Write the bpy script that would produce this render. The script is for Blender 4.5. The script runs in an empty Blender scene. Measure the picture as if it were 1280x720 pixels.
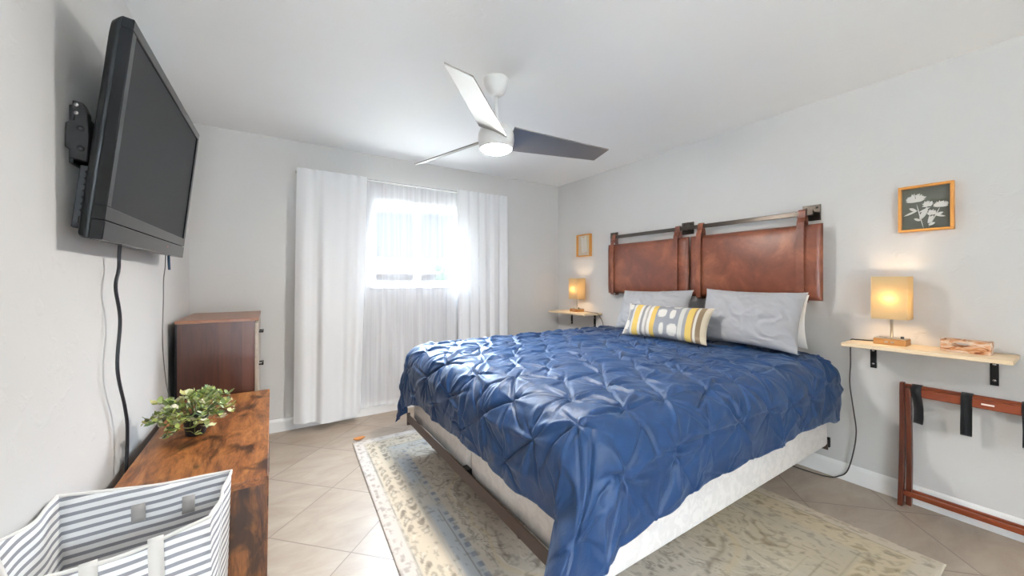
import bpy, math, random
import numpy as np
from mathutils import Vector, Matrix, Euler, noise

random.seed(7)
SC = bpy.context.scene
COL = SC.collection

# ------------------------------------------------------------------ camera
F_PX, HORIZON, EYE = 467.0, 350.0, 1.26
cam_d = bpy.data.cameras.new('camera')
cam = bpy.data.objects.new('camera', cam_d)
COL.objects.link(cam)
cam_d.sensor_width = 36.0
cam_d.lens = F_PX / 1280 * 36.0
cam_d.shift_y = -(360 - HORIZON) / 1280
cam_d.clip_start = 0.02
cam.location = (0, 0, EYE)
cam.rotation_euler = (math.radians(90), 0, -math.atan((640 - 340) / F_PX))
SC.camera = cam

# ------------------------------------------------------------------ view, world
SC.view_settings.view_transform = 'Standard'
SC.view_settings.look = 'None'
SC.view_settings.gamma = 1.0
SC.view_settings.use_curve_mapping = False
SC.view_settings.exposure = 0.85
SC.render.engine = 'CYCLES'
SC.cycles.use_denoising = True
SC.cycles.max_bounces = 14
SC.cycles.diffuse_bounces = 8
SC.cycles.transparent_max_bounces = 24
SC.cycles.sample_clamp_indirect = 6.0

SKY = 66.0        # daylight strength
FAN = 310.0        # fan lamp emission
LAMP = 2.1        # bedside bulbs, watts

w = bpy.data.worlds.new('sky')
SC.world = w
w.use_nodes = True
wn, wl = w.node_tree.nodes, w.node_tree.links
bg = wn['Background']
tc = wn.new('ShaderNodeTexCoord')
sep = wn.new('ShaderNodeSeparateXYZ')
ramp = wn.new('ShaderNodeValToRGB')
ramp.color_ramp.elements[0].position = 0.0
ramp.color_ramp.elements[0].color = (0.93, 0.96, 1.0, 1)
ramp.color_ramp.elements[1].position = 0.7
ramp.color_ramp.elements[1].color = (0.72, 0.86, 1.0, 1)
wl.new(tc.outputs['Generated'], sep.inputs[0])
wl.new(sep.outputs['Z'], ramp.inputs[0])
wl.new(ramp.outputs[0], bg.inputs[0])
# hazy band along the horizon, bright sky higher up
band = wn.new('ShaderNodeValToRGB')
el = band.color_ramp.elements
el[0].position, el[0].color = 0.0, (.006, .006, .006, 1)
el[1].position, el[1].color = .42, (1, 1, 1, 1)
e2 = el.new(.17)
e2.color = (.0085, .0085, .0085, 1)
wl.new(sep.outputs['Z'], band.inputs[0])
mul = wn.new('ShaderNodeMath')
mul.operation = 'MULTIPLY'
mul.inputs[1].default_value = SKY
wl.new(band.outputs[0], mul.inputs[0])
wl.new(mul.outputs[0], bg.inputs[1])

# ------------------------------------------------------------------ dimensions
XL, XR, YF, YB, H = -0.525, 3.045, -1.9, 3.66, 2.44
WX0, WX1, WZ0, WZ1 = 0.79, 1.73, 1.2, 2.03      # window opening


PX0, PX1, PZ0, PZ1 = -0.48, 1.0, .35, 2.1            # added fill window in the unseen wall behind the camera


def portal(x0, x1, z0, z1, y, sgn):
    d = bpy.data.lights.new('daylight_portal', 'AREA')
    d.shape = 'RECTANGLE'
    d.size = x1 - x0
    d.size_y = z1 - z0
    d.cycles.is_portal = True
    o = bpy.data.objects.new('daylight_portal', d)
    COL.objects.link(o)
    o.location = ((x0 + x1) / 2, y, (z0 + z1) / 2)
    o.rotation_euler = (math.radians(-90) * sgn, 0, 0)


portal(WX0, WX1, WZ0, WZ1, YB + .14, 1)
portal(PX0, PX1, PZ0, PZ1, YF - .09, -1)


# ------------------------------------------------------------------ materials
def lin(c):
    if isinstance(c, str):
        c = [int(c[i:i + 2], 16) / 255 for i in (0, 2, 4)]
    return tuple((x / 12.92 if x <= 0.04045 else ((x + 0.055) / 1.055) ** 2.4) for x in c[:3]) + (1.0,)


class NT:
    def __init__(self, name):
        self.m = bpy.data.materials.new(name)
        self.m.use_nodes = True
        self.n = self.m.node_tree.nodes
        self.l = self.m.node_tree.links
        self.b = self.n['Principled BSDF']
        self.out = self.n['Material Output']

    def new(self, t, **kw):
        n = self.n.new(t)
        for k, v in kw.items():
            setattr(n, k, v)
        return n

    def link(self, a, b):
        self.l.new(a, b)

    def coord(self, kind='Object', scale=(1, 1, 1), rot=(0, 0, 0), loc=(0, 0, 0)):
        t = self.new('ShaderNodeTexCoord')
        mp = self.new('ShaderNodeMapping')
        mp.inputs['Scale'].default_value = scale
        mp.inputs['Rotation'].default_value = rot
        mp.inputs['Location'].default_value = loc
        self.link(t.outputs[kind], mp.inputs[0])
        return mp.outputs[0]

    def noise(self, vec, scale, detail=4, rough=0.55, dist=0.0):
        n = self.new('ShaderNodeTexNoise')
        n.inputs['Scale'].default_value = scale
        n.inputs['Detail'].default_value = detail
        n.inputs['Roughness'].default_value = rough
        n.inputs['Distortion'].default_value = dist
        self.link(vec, n.inputs['Vector'])
        return n.outputs['Fac']

    def ramp(self, fac, stops):
        r = self.new('ShaderNodeValToRGB')
        e = r.color_ramp.elements
        while len(e) < len(stops):
            e.new(0.5)
        for i, (p, c) in enumerate(stops):
            e[i].position = p
            e[i].color = lin(c) if not isinstance(c, float) else (c, c, c, 1)
        self.link(fac, r.inputs[0])
        return r.outputs[0]

    def mix(self, fac, a, b, mode='MIX'):
        m = self.new('ShaderNodeMix', data_type='RGBA', blend_type=mode)
        for sock, v in ((m.inputs[0], fac), (m.inputs[6], a), (m.inputs[7], b)):
            if isinstance(v, (int, float)):
                sock.default_value = v
            elif isinstance(v, (str, tuple)):
                sock.default_value = lin(v) if isinstance(v, str) else v
            else:
                self.link(v, sock)
        return m.outputs[2]

    def math(self, op, a, b=None, c=None):
        m = self.new('ShaderNodeMath', operation=op)
        for i, v in enumerate((a, b, c)):
            if v is None:
                continue
            if isinstance(v, (int, float)):
                m.inputs[i].default_value = v
            else:
                self.link(v, m.inputs[i])
        return m.outputs[0]

    def bump(self, h, strength=0.2, dist=0.01):
        b = self.new('ShaderNodeBump')
        b.inputs['Strength'].default_value = strength
        b.inputs['Distance'].default_value = dist
        self.link(h, b.inputs['Height'])
        self.link(b.outputs[0], self.b.inputs['Normal'])

    def base(self, c, rough=0.5, metal=0.0, spec=0.5, sheen=0.0, coat=0.0):
        if isinstance(c, str):
            self.b.inputs['Base Color'].default_value = lin(c)
        else:
            self.link(c, self.b.inputs['Base Color'])
        self.b.inputs['Roughness'].default_value = rough
        self.b.inputs['Metallic'].default_value = metal
        self.b.inputs['Specular IOR Level'].default_value = spec
        self.b.inputs['Sheen Weight'].default_value = sheen
        self.b.inputs['Coat Weight'].default_value = coat
        return self


def plain(name, c, rough=0.5, metal=0.0, spec=0.5, var=0.06, vscale=8, bump=0.0, bscale=200, sheen=0.0):
    """a colour with slight procedural unevenness"""
    t = NT(name)
    v = t.coord()
    n = t.noise(v, vscale)
    cl = lin(c)
    a = tuple(x * (1 - var) for x in cl[:3]) + (1,)
    b = tuple(min(1, x * (1 + var)) for x in cl[:3]) + (1,)
    t.base(t.mix(n, a, b), rough, metal, spec, sheen)
    if bump:
        t.bump(t.noise(v, bscale, 3), bump, 0.004)
    return t.m


def mat_wall(name, c):
    t = NT(name)
    v = t.coord()
    n = t.noise(v, 1.3, 3)
    cl = lin(c)
    t.base(t.mix(n, tuple(x * .97 for x in cl[:3]) + (1,), tuple(x * 1.03 for x in cl[:3]) + (1,)), 0.6, 0, 0.3)
    h = t.math('MAXIMUM', t.math('SUBTRACT', t.noise(v, 14, 5, 0.6, 0.6), 0.55), 0.0)
    t.bump(h, 0.25, 0.02)
    return t.m


def mat_floor():
    t = NT('travertine_tile')
    T = 0.453
    v = t.coord()
    s = t.new('ShaderNodeSeparateXYZ')
    t.link(v, s.inputs[0])
    x, y = s.outputs[0], s.outputs[1]
    p = t.math('DIVIDE', t.math('SUBTRACT', t.math('MULTIPLY', t.math('ADD', x, y), 0.70711), 1.5305 - 40 * T), T)
    q = t.math('DIVIDE', t.math('SUBTRACT', t.math('MULTIPLY', t.math('SUBTRACT', y, x), 0.70711), 1.0946 - 40 * T), T)

    def edge(f):
        fr = t.math('FRACT', f)
        return t.math('MINIMUM', fr, t.math('SUBTRACT', 1.0, fr))
    d = t.math('MINIMUM', edge(p), edge(q))
    grout = t.math('LESS_THAN', d, 0.0065)
    cell = t.new('ShaderNodeCombineXYZ')
    t.link(t.math('FLOOR', p), cell.inputs[0])
    t.link(t.math('FLOOR', q), cell.inputs[1])
    wn_ = t.new('ShaderNodeTexWhiteNoise')
    t.link(cell.outputs[0], wn_.inputs['Vector'])
    vv = t.new('ShaderNodeVectorMath', operation='MULTIPLY_ADD')
    t.link(wn_.outputs['Color'], vv.inputs[0])
    vv.inputs[1].default_value = (7, 7, 7)
    st = t.new('ShaderNodeMapping')
    st.inputs['Rotation'].default_value = (0, 0, math.radians(38))
    st.inputs['Scale'].default_value = (1, 2.6, 1)
    t.link(v, st.inputs[0])
    t.link(st.outputs[0], vv.inputs[2])
    n1 = t.noise(vv.outputs[0], 3.2, 8, 0.62, 0.8)
    n2 = t.noise(vv.outputs[0], 16, 6, 0.6, 0.4)
    c = t.ramp(n1, [(0.3, '9C8A7A'), (0.5, 'AA9A8A'), (0.72, 'B6A899')])
    c = t.mix(t.math('MULTIPLY', n2, 0.35), c, '97836F')
    c = t.mix(t.math('MULTIPLY', wn_.outputs['Value'], 0.12), c, 'A89887')
    c = t.mix(grout, c, '86766A')
    t.base(c, 0.38, 0, 0.45)
    hb = t.math('SUBTRACT', t.math('MULTIPLY', n2, 0.15), grout)
    t.bump(hb, 0.25, 0.003)
    return t.m


def mat_rustic(name, along='Y', cols=('26140B', '673A1D', '8E562B', 'AE7940')):
    t = NT(name)
    sc = {'Y': (6, 1.0, 6), 'Z': (6, 6, 1.0), 'X': (1.0, 6, 6)}[along]
    v = t.coord(scale=sc)
    v2 = t.coord(scale={'Y': (3, 1.6, 3), 'Z': (3, 3, 1.6), 'X': (1.6, 3, 3)}[along])
    g = t.noise(v, 2.2, 10, 0.65, 1.6)
    g2 = t.noise(v, 9, 6, 0.6, 2.2)
    k = t.noise(v2, 3.0, 4, 0.55, 0.6)
    c = t.ramp(t.math('ADD', t.math('MULTIPLY', g, 0.7), t.math('MULTIPLY', g2, 0.3)),
               [(0.3, cols[0]), (0.43, cols[1]), (0.53, cols[2]), (0.68, cols[3])])
    c = t.mix(t.ramp(k, [(0.52, 0.0), (0.64, 0.85)]), c, cols[0])
    t.base(c, 0.38, 0, 0.4)
    t.bump(g2, 0.08, 0.003)
    return t.m


def mat_walnut(name, axis='Y'):
    """dark walnut laminate made of broad vertical boards"""
    t = NT(name)
    v = t.coord(scale=(1, 1, 1))
    s = t.new('ShaderNodeSeparateXYZ')
    t.link(v, s.inputs[0])
    u = s.outputs[{'X': 0, 'Y': 1}[axis]]
    fl = t.math('FLOOR', t.math('MULTIPLY', u, 17.0))
    wn_ = t.new('ShaderNodeTexWhiteNoise', noise_dimensions='1D')
    t.link(fl, wn_.inputs['W'])
    vg = t.coord(scale=(14, 14, 1.2))
    g = t.noise(vg, 3, 8, 0.65, 1.0)
    a = t.mix(wn_.outputs['Value'], '2B1512', '66392A')
    b = t.mix(g, '1C0E0C', '7A4630')
    t.base(t.mix(0.5, a, b), 0.32, 0, 0.5)
    return t.m


def mat_wood(name, dark, light, along='Y', rough=0.45, scale=3.0):
    t = NT(name)
    sc = {'Y': (10, 1.0, 10), 'Z': (10, 10, 1.0), 'X': (1.0, 10, 10)}[along]
    v = t.coord(scale=sc)
    g = t.noise(v, scale, 6, 0.6, 0.9)
    t.base(t.mix(g, dark, light), rough, 0, 0.4)
    t.bump(g, 0.04, 0.002)
    return t.m


def mat_leather():
    t = NT('brown_leather')
    v = t.coord()
    n = t.noise(v, 5, 6, 0.65, 0.5)
    m = t.noise(v, 90, 4, 0.6)
    c = t.ramp(n, [(0.28, '55291B'), (0.5, '743D28'), (0.72, '955A3C')])
    c = t.mix(t.math('MULTIPLY', m, 0.25), c, '4A2418')
    t.base(c, 0.36, 0, 0.5)
    t.bump(m, 0.12, 0.003)
    return t.m


def mat_duvet():
    t = NT('blue_satin')
    v = t.coord()
    n = t.noise(v, 3.0, 3)
    c = t.mix(n, '0F2A4E', '173B66')
    t.base(c, 0.47, 0, 0.4, 0.22)
    t.b.inputs['Sheen Tint'].default_value = lin('B4BEC8')
    t.b.inputs['Sheen Roughness'].default_value = 0.4
    f = t.noise(t.coord(scale=(1, 1, 1)), 34, 5, 0.62, 2.2)
    t.bump(f, 0.22, 0.008)
    return t.m


def mat_cloth(name, c, rough=0.8, bump=0.25, scale=600, sheen=0.2, wr=0.0):
    t = NT(name)
    v = t.coord()
    n = t.noise(v, 6, 4)
    cl = lin(c)
    t.base(t.mix(n, tuple(x * .93 for x in cl[:3]) + (1,), tuple(min(1, x * 1.05) for x in cl[:3]) + (1,)), rough, 0, 0.25, sheen)
    h = t.noise(v, scale, 2)
    if wr:
        h = t.math('ADD', t.math('MULTIPLY', h, 0.2), t.math('MULTIPLY', t.noise(v, wr, 5, 0.6, 1.5), 1.0))
    t.bump(h, bump, 0.01)
    return t.m


def mat_boxspring():
    t = NT('white_damask')
    v = t.coord()
    vo = t.new('ShaderNodeTexVoronoi')
    vo.inputs['Scale'].default_value = 16
    t.link(v, vo.inputs['Vector'])
    n = t.noise(v, 22, 3, 0.5, 1.2)
    c = t.mix(t.ramp(n, [(0.45, 0.0), (0.55, 1.0)]), 'D0C9C3', 'D9D2CC')
    t.base(c, 0.7, 0, 0.3, 0.1)
    t.bump(t.math('ADD', vo.outputs['Distance'], t.math('MULTIPLY', n, 0.6)), 0.35, 0.012)
    return t.m


def mat_sheer(name, c, alpha, translucency=0.6):
    t = NT(name)
    t.n.remove(t.b)
    d = t.new('ShaderNodeBsdfDiffuse')
    tr = t.new('ShaderNodeBsdfTranslucent')
    tp = t.new('ShaderNodeBsdfTransparent')
    v = t.coord(scale=(26, 26, 0.5))
    n = t.noise(v, 1.0, 2)
    col = t.mix(n, tuple(x * .95 for x in lin(c)[:3]) + (1,), lin(c))
    t.link(col, d.inputs[0])
    t.link(col, tr.inputs[0])
    m1 = t.new('ShaderNodeMixShader')
    m1.inputs[0].default_value = translucency
    t.link(d.outputs[0], m1.inputs[1])
    t.link(tr.outputs[0], m1.inputs[2])
    m2 = t.new('ShaderNodeMixShader')
    t.link(t.math('ADD', t.math('MULTIPLY', t.math('SUBTRACT', n, 0.5), 0.25), alpha), m2.inputs[0])
    t.link(tp.outputs[0], m2.inputs[1])
    t.link(m1.outputs[0], m2.inputs[2])
    t.link(m2.outputs[0], t.out.inputs[0])
    return t.m


def mat_shade():
    t = NT('linen_shade')
    v = t.coord(scale=(160, 160, 160))
    wv = t.noise(v, 2, 2)
    col = t.mix(wv, 'C9B48C', 'DCCCA6')
    t.n.remove(t.b)
    d = t.new('ShaderNodeBsdfDiffuse')
    tr = t.new('ShaderNodeBsdfTranslucent')
    t.link(col, d.inputs[0])
    t.link(col, tr.inputs[0])
    m = t.new('ShaderNodeMixShader')
    m.inputs[0].default_value = 0.42
    t.link(d.outputs[0], m.inputs[1])
    t.link(tr.outputs[0], m.inputs[2])
    t.link(m.outputs[0], t.out.inputs[0])
    return t.m


def mat_emit(name, c, s):
    t = NT(name)
    t.b.inputs['Base Color'].default_value = lin(c)
    t.b.inputs['Emission Color'].default_value = lin(c)
    t.b.inputs['Emission Strength'].default_value = s
    t.b.inputs['Roughness'].default_value = 0.4
    return t.m


def mat_glass(name):
    t = NT(name)
    t.n.remove(t.b)
    g = t.new('ShaderNodeBsdfGlossy')
    g.inputs['Roughness'].default_value = 0.03
    tp = t.new('ShaderNodeBsdfTransparent')
    tp.inputs[0].default_value = (0.95, 0.98, 1, 1)
    m = t.new('ShaderNodeMixShader')
    m.inputs[0].default_value = 0.05
    t.link(tp.outputs[0], m.inputs[1])
    t.link(g.outputs[0], m.inputs[2])
    t.link(m.outputs[0], t.out.inputs[0])
    return t.m


def mat_vcol(name, rough=0.9, bump=0.3, scale=500, sheen=0.0):
    t = NT(name)
    a = t.new('ShaderNodeVertexColor', layer_name='pattern')
    v = t.coord()
    n = t.noise(v, 400, 2)
    c = t.mix(t.math('MULTIPLY', n, 0.25), a.outputs[0], '8A8378')
    t.base(c, rough, 0, 0.15, sheen)
    t.bump(t.noise(v, scale, 3), bump, 0.004)
    return t.m


def mat_striped():
    """grey and white horizontal ticking stripes"""
    t = NT('striped_canvas')
    v = t.coord()
    s = t.new('ShaderNodeSeparateXYZ')
    t.link(v, s.inputs[0])
    n = t.noise(v, 9, 3)
    z = t.math('ADD', s.outputs[2], t.math('MULTIPLY', n, 0.004))
    f = t.math('FRACT', t.math('MULTIPLY', z, 1 / 0.0245))
    m = t.math('LESS_THAN', f, 0.42)
    fine = t.noise(t.coord(scale=(1, 1, 1)), 900, 2)
    grey = t.mix(fine, '84838A', 'A3A2A6')
    t.base(t.mix(m, 'E9E7E5', grey), 0.85, 0, 0.2)
    t.bump(fine, 0.2, 0.002)
    return t.m


M = {}
M['wall'] = mat_wall('wall_paint', 'D0CDCA')
M['ceiling'] = mat_wall('ceiling_paint', 'F1F0EE')
M['floor'] = mat_floor()
M['trim'] = plain('white_trim', 'E8E6E3', 0.4)
M['white_gloss'] = plain('white_enamel', 'E6E4E1', 0.35)
M['vinyl'] = plain('white_vinyl', 'ECEDEE', 0.35)
M['glass'] = mat_glass('window_glass')
M['black_gloss'] = plain('black_gloss_plastic', '0E0F11', 0.16, 0, 0.35)
M['black_plastic'] = plain('black_plastic', '141416', 0.42, 0, 0.3)
M['grey_plastic'] = plain('dark_grey_plastic', '262629', 0.5, 0, 0.3)
M['screen'] = plain('screen_glass', '101012', 0.38, 0, 0.10, 0.02)
M['red_led'] = plain('red_mark', '8A2A22', 0.4)
M['blade'] = plain('satin_nickel_blade', 'A6A19B', 0.46, 0.92, 0.5, 0.03)
M['silver'] = plain('brushed_nickel', 'B9B6B0', 0.28, 1.0)
M['chrome'] = plain('chrome', 'D8D8DA', 0.12, 1.0)
M['bronze'] = plain('dark_bronze_metal', '4A433D', 0.3, 0.9, 0.5, 0.15)
M['black_metal'] = plain('black_metal', '1B1918', 0.45, 0.5)
M['brown_metal'] = plain('brown_angle_iron', '5A4A43', 0.5, 0.4, 0.5, 0.12)
M['rustic_top'] = mat_rustic('rustic_brown_top', 'Y')
M['rustic_side'] = mat_rustic('rustic_brown_panel', 'Z', ('1F1008', '54301A', '7A4A24', '96632F'))
M['walnut'] = mat_walnut('dark_walnut', 'X')
M['walnut_top'] = mat_wood('walnut_top', '7A4E3A', '9A6B50', 'X', 0.3)
M['walnut_front'] = mat_wood('walnut_front', '9A8A78', 'BEB0A0', 'Y', 0.35)
M['pine'] = mat_wood('pale_pine', 'D9BC96', 'EBD6B6', 'Y', 0.5)
M['lampwood'] = mat_wood('oak_lamp_base', '9C6A38', 'C08A50', 'Y', 0.45)
M['frame_wood'] = mat_wood('honey_frame_wood', 'B5742F', 'D29548', 'Z', 0.4)
M['mahogany'] = mat_wood('mahogany', '3A150C', '66301B', 'Z', 0.3)
M['mahogany_rail'] = mat_wood('mahogany_rail', '5A2210', '8A4020', 'Y', 0.3)
M['leather'] = mat_leather()
M['duvet'] = mat_duvet()
M['boxspring'] = mat_boxspring()
M['mattress'] = mat_cloth('white_mattress_cloth', 'EAE8EA', 0.8)
M['pillow_grey'] = mat_cloth('grey_cotton', 'A3A2A4', 0.75, 0.12, 500, 0.2, 0)
M['pillow_white'] = mat_cloth('white_cotton', 'EDEAE6', 0.8)
M['lumbar'] = mat_vcol('woven_lumbar', 0.9, 0.5, 260)
M['rug'] = mat_vcol('rug_pile', 0.95, 0.5, 220)
M['curtain'] = mat_sheer('white_curtain', 'E8E7E7', 1.12, 0.07)
M['sheer'] = mat_sheer('white_sheer', 'F2F2F6', 0.34, 0.012)
M['shade'] = mat_shade()
M['bulb'] = mat_emit('bulb_glow', 'FFE2B8', 3)
M['lens'] = mat_emit('fan_lens', 'FFFDF8', FAN)
M['striped'] = mat_striped()
M['canvas'] = mat_cloth('cream_canvas', 'D9D4CE', 0.85)
M['grey_strap'] = mat_cloth('grey_webbing', 'A19C98', 0.85)
M['pot'] = plain('black_pot', '23252A', 0.45)
M['soil'] = plain('dark_soil', '2A2018', 0.9, 0, 0.2, 0.3, 60, 0.6, 80)
M['black_web'] = mat_cloth('black_webbing', '141518', 0.6)
M['cord_black'] = plain('black_cord', '1C1E24', 0.45)
M['cord_grey'] = plain('grey_cord', '6E6A66', 0.5)
M['cord_dark'] = plain('brown_cord', '3A332E', 0.5)
M['blue_plug'] = plain('blue_plug', '24435C', 0.4)
M['print_dark'] = plain('grey_green_print', '55564C', 0.35, 0, 0.5, 0.12, 6)
M['print_pale'] = plain('pale_print', 'C6B9A6', 0.4, 0, 0.5, 0.08, 6)
M['ink_white'] = plain('white_ink', 'D5D2CC', 0.5)
M['tan'] = plain('tan_wood', 'B9763A', 0.5)
M['paper'] = plain('white_paper', 'EEECE8', 0.6)


def mat_leaf():
    t = NT('pale_green_leaf')
    a = t.new('ShaderNodeVertexColor', layer_name='pattern')
    t.base(a.outputs[0], 0.5, 0, 0.4)
    return t.m


M['leaf'] = mat_leaf()


def mat_bark_box():
    t = NT('rustic_whitewashed_slats')
    v = t.coord(scale=(20, 14, 40))
    n = t.noise(v, 1.0, 5, 0.6, 1.0)
    t.base(t.ramp(n, [(0.34, '6E3A1C'), (0.44, 'B87A48'), (0.54, 'CDAE94'), (0.68, 'DCC8B8')]), 0.5)
    t.bump(n, 0.3, 0.004)
    return t.m


M['barkbox'] = mat_bark_box()
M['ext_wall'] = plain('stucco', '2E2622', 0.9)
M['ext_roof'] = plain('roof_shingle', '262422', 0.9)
M['ext_patio'] = plain('pale_concrete', 'F0EBE2', 0.9)  # pale so the added slab bounces light indoors
M['ext_ground'] = plain('gravel', '8A8278', 0.95, 0, 0.2, 0.15, 3)
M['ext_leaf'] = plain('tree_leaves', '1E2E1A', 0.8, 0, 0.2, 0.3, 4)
M['ext_bark'] = plain('tree_bark', '6A5240', 0.9)


# ------------------------------------------------------------------ builders
def vsub(a, b):
    return (a[0] - b[0], a[1] - b[1], a[2] - b[2])


class MB:
    def __init__(self):
        self.v, self.f = [], []

    def add(self, vs, fs):
        o = len(self.v)
        self.v += [tuple(p) for p in vs]
        self.f += [tuple(i + o for i in q) for q in fs]
        return self

    def box(self, x0, x1, y0, y1, z0, z1, mtx=None):
        vs = [Vector((x, y, z)) for x in (x0, x1) for y in (y0, y1) for z in (z0, z1)]
        if mtx is not None:
            vs = [mtx @ p for p in vs]
        return self.add(vs, [(0, 1, 3, 2), (4, 6, 7, 5), (0, 4, 5, 1), (2, 3, 7, 6), (0, 2, 6, 4), (1, 5, 7, 3)])

    def lathe(self, c, prof, n=40):
        """prof: (r, z) list, bottom to top about c"""
        vs, fs = [], []
        for r, z in prof:
            for k in range(n):
                a = 2 * math.pi * k / n
                vs.append((c[0] + r * math.cos(a), c[1] + r * math.sin(a), c[2] + z))
        for i in range(len(prof) - 1):
            for k in range(n):
                k2 = (k + 1) % n
                fs.append((i * n + k, i * n + k2, (i + 1) * n + k2, (i + 1) * n + k))
        fs.append(tuple(range(n))[::-1])
        fs.append(tuple((len(prof) - 1) * n + k for k in range(n)))
        return self.add(vs, fs)

    def tube(self, pts, r, n=10, cap=True):
        pts = [Vector(p) for p in pts]
        vs, fs = [], []
        up = Vector((0.123, 0.31, 0.94)).normalized()
        m = len(pts)
        for i, p in enumerate(pts):
            t = (pts[min(i + 1, m - 1)] - pts[max(i - 1, 0)]).normalized()
            if abs(t.dot(up)) > 0.98:
                up = Vector((1, 0.1, 0)).normalized()
            s = t.cross(up).normalized()
            u = s.cross(t).normalized()
            rr = r[i] if isinstance(r, (list, tuple)) else r
            for k in range(n):
                a = 2 * math.pi * k / n
                vs.append(p + (s * math.cos(a) + u * math.sin(a)) * rr)
        for i in range(m - 1):
            for k in range(n):
                k2 = (k + 1) % n
                fs.append((i * n + k, i * n + k2, (i + 1) * n + k2, (i + 1) * n + k))
        if cap:
            fs.append(tuple(range(n))[::-1])
            fs.append(tuple((m - 1) * n + k for k in range(n)))
        return self.add(vs, fs)

    def prism(self, poly, axis, a, b):
        """poly of 2-D points extruded along axis from a to b"""
        def P(p, t):
            return {'X': (t, p[0], p[1]), 'Y': (p[0], t, p[1]), 'Z': (p[0], p[1], t)}[axis]
        n = len(poly)
        vs = [P(p, a) for p in poly] + [P(p, b) for p in poly]
        fs = [tuple(range(n))[::-1], tuple(range(n, 2 * n))]
        fs += [(i, (i + 1) % n, n + (i + 1) % n, n + i) for i in range(n)]
        return self.add(vs, fs)

    def grid(self, P, nu, nv):
        """P[i][j] points"""
        vs = [p for row in P for p in row]
        fs = [(i * nv + j, (i + 1) * nv + j, (i + 1) * nv + j + 1, i * nv + j + 1) for i in range(nu - 1) for j in range(nv - 1)]
        return self.add(vs, fs)

    def build(self, name, mat, parent=None, smooth=False, bevel=0.0, seg=2, origin=None, solid=0.0, subdiv=0):
        me = bpy.data.meshes.new(name)
        inv = None
        if parent is not None:
            inv = WORLD[parent.name].inverted()
        elif origin is not None:
            inv = Matrix.Translation(origin).inverted()
        vs = self.v if inv is None else [tuple(inv @ Vector(p)) for p in self.v]
        me.from_pydata(vs, [], self.f)
        me.materials.append(mat)
        import bmesh
        b = bmesh.new()
        b.from_mesh(me)
        bmesh.ops.recalc_face_normals(b, faces=b.faces[:])
        b.to_mesh(me)
        b.free()
        if smooth:
            me.polygons.foreach_set('use_smooth', [True] * len(me.polygons))
        o = bpy.data.objects.new(name, me)
        COL.objects.link(o)
        if parent is not None:
            o.parent = parent
            WORLD[o.name] = WORLD[parent.name]
        elif origin is not None:
            o.location = origin
            WORLD[o.name] = Matrix.Translation(origin)
        else:
            WORLD[o.name] = Matrix.Identity(4)
        if solid:
            m = o.modifiers.new('thickness', 'SOLIDIFY')
            m.thickness = solid
            m.offset = -1
        if bevel:
            m = o.modifiers.new('bevel', 'BEVEL')
            m.width = bevel
            m.segments = seg
            m.limit_method = 'ANGLE'
            m.angle_limit = math.radians(40)
            if smooth is None or seg > 2:
                me.polygons.foreach_set('use_smooth', [True] * len(me.polygons))
                m.harden_normals = True
        if subdiv:
            m = o.modifiers.new('smooth', 'SUBSURF')
            m.levels = m.render_levels = subdiv
        return o


WORLD = {}


def tag(o, label, cat, group=None):
    o['label'] = label
    o['category'] = cat
    if group:
        o['group'] = group
    return o


def thing(name, label, cat, loc, group=None):
    o = bpy.data.objects.new(name, None)
    COL.objects.link(o)
    o.location = loc
    o.empty_display_size = 0.05
    WORLD[o.name] = Matrix.Translation(loc)
    return tag(o, label, cat, group)


def struct(o):
    if o.parent is None:
        o['kind'] = 'structure'
    return o


def box(x0, x1, y0, y1, z0, z1):
    return MB().box(x0, x1, y0, y1, z0, z1)


def spline(pts, n=8):
    """Catmull-Rom through pts"""
    p = [Vector(q) for q in pts]
    p = [p[0] * 2 - p[1]] + p + [p[-1] * 2 - p[-2]]
    out = []
    for i in range(1, len(p) - 2):
        for k in range(n):
            t = k / n
            a, b, c, d = p[i - 1], p[i], p[i + 1], p[i + 2]
            out.append(0.5 * ((2 * b) + (c - a) * t + (2 * a - 5 * b + 4 * c - d) * t * t + (3 * b - a - 3 * c + d) * t ** 3))
    out.append(p[-2])
    return out


def np_noise(x, y, seed, scale):
    """cheap smooth value noise on arrays"""
    rng = np.random.RandomState(seed)
    T = rng.rand(256, 256)
    xs, ys = x * scale + 57.3, y * scale + 91.7
    xi, yi = np.floor(xs).astype(int), np.floor(ys).astype(int)
    fx, fy = xs - xi, ys - yi
    fx, fy = fx * fx * (3 - 2 * fx), fy * fy * (3 - 2 * fy)
    g = lambda a, b: T[a % 256, b % 256]
    return (g(xi, yi) * (1 - fx) + g(xi + 1, yi) * fx) * (1 - fy) + (g(xi, yi + 1) * (1 - fx) + g(xi + 1, yi + 1) * fx) * fy


def fbm(x, y, seed, scale, oct=4):
    s, a, t = 0, 1.0, 0
    for k in range(oct):
        s = s + a * np_noise(x, y, seed + k, scale * 2 ** k)
        t += a
        a *= 0.55
    return s / t


def set_vcol(me, cols):
    at = me.color_attributes.new('pattern', 'FLOAT_COLOR', 'POINT')
    at.data.foreach_set('color', np.asarray(cols, dtype=np.float32).reshape(-1))


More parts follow.
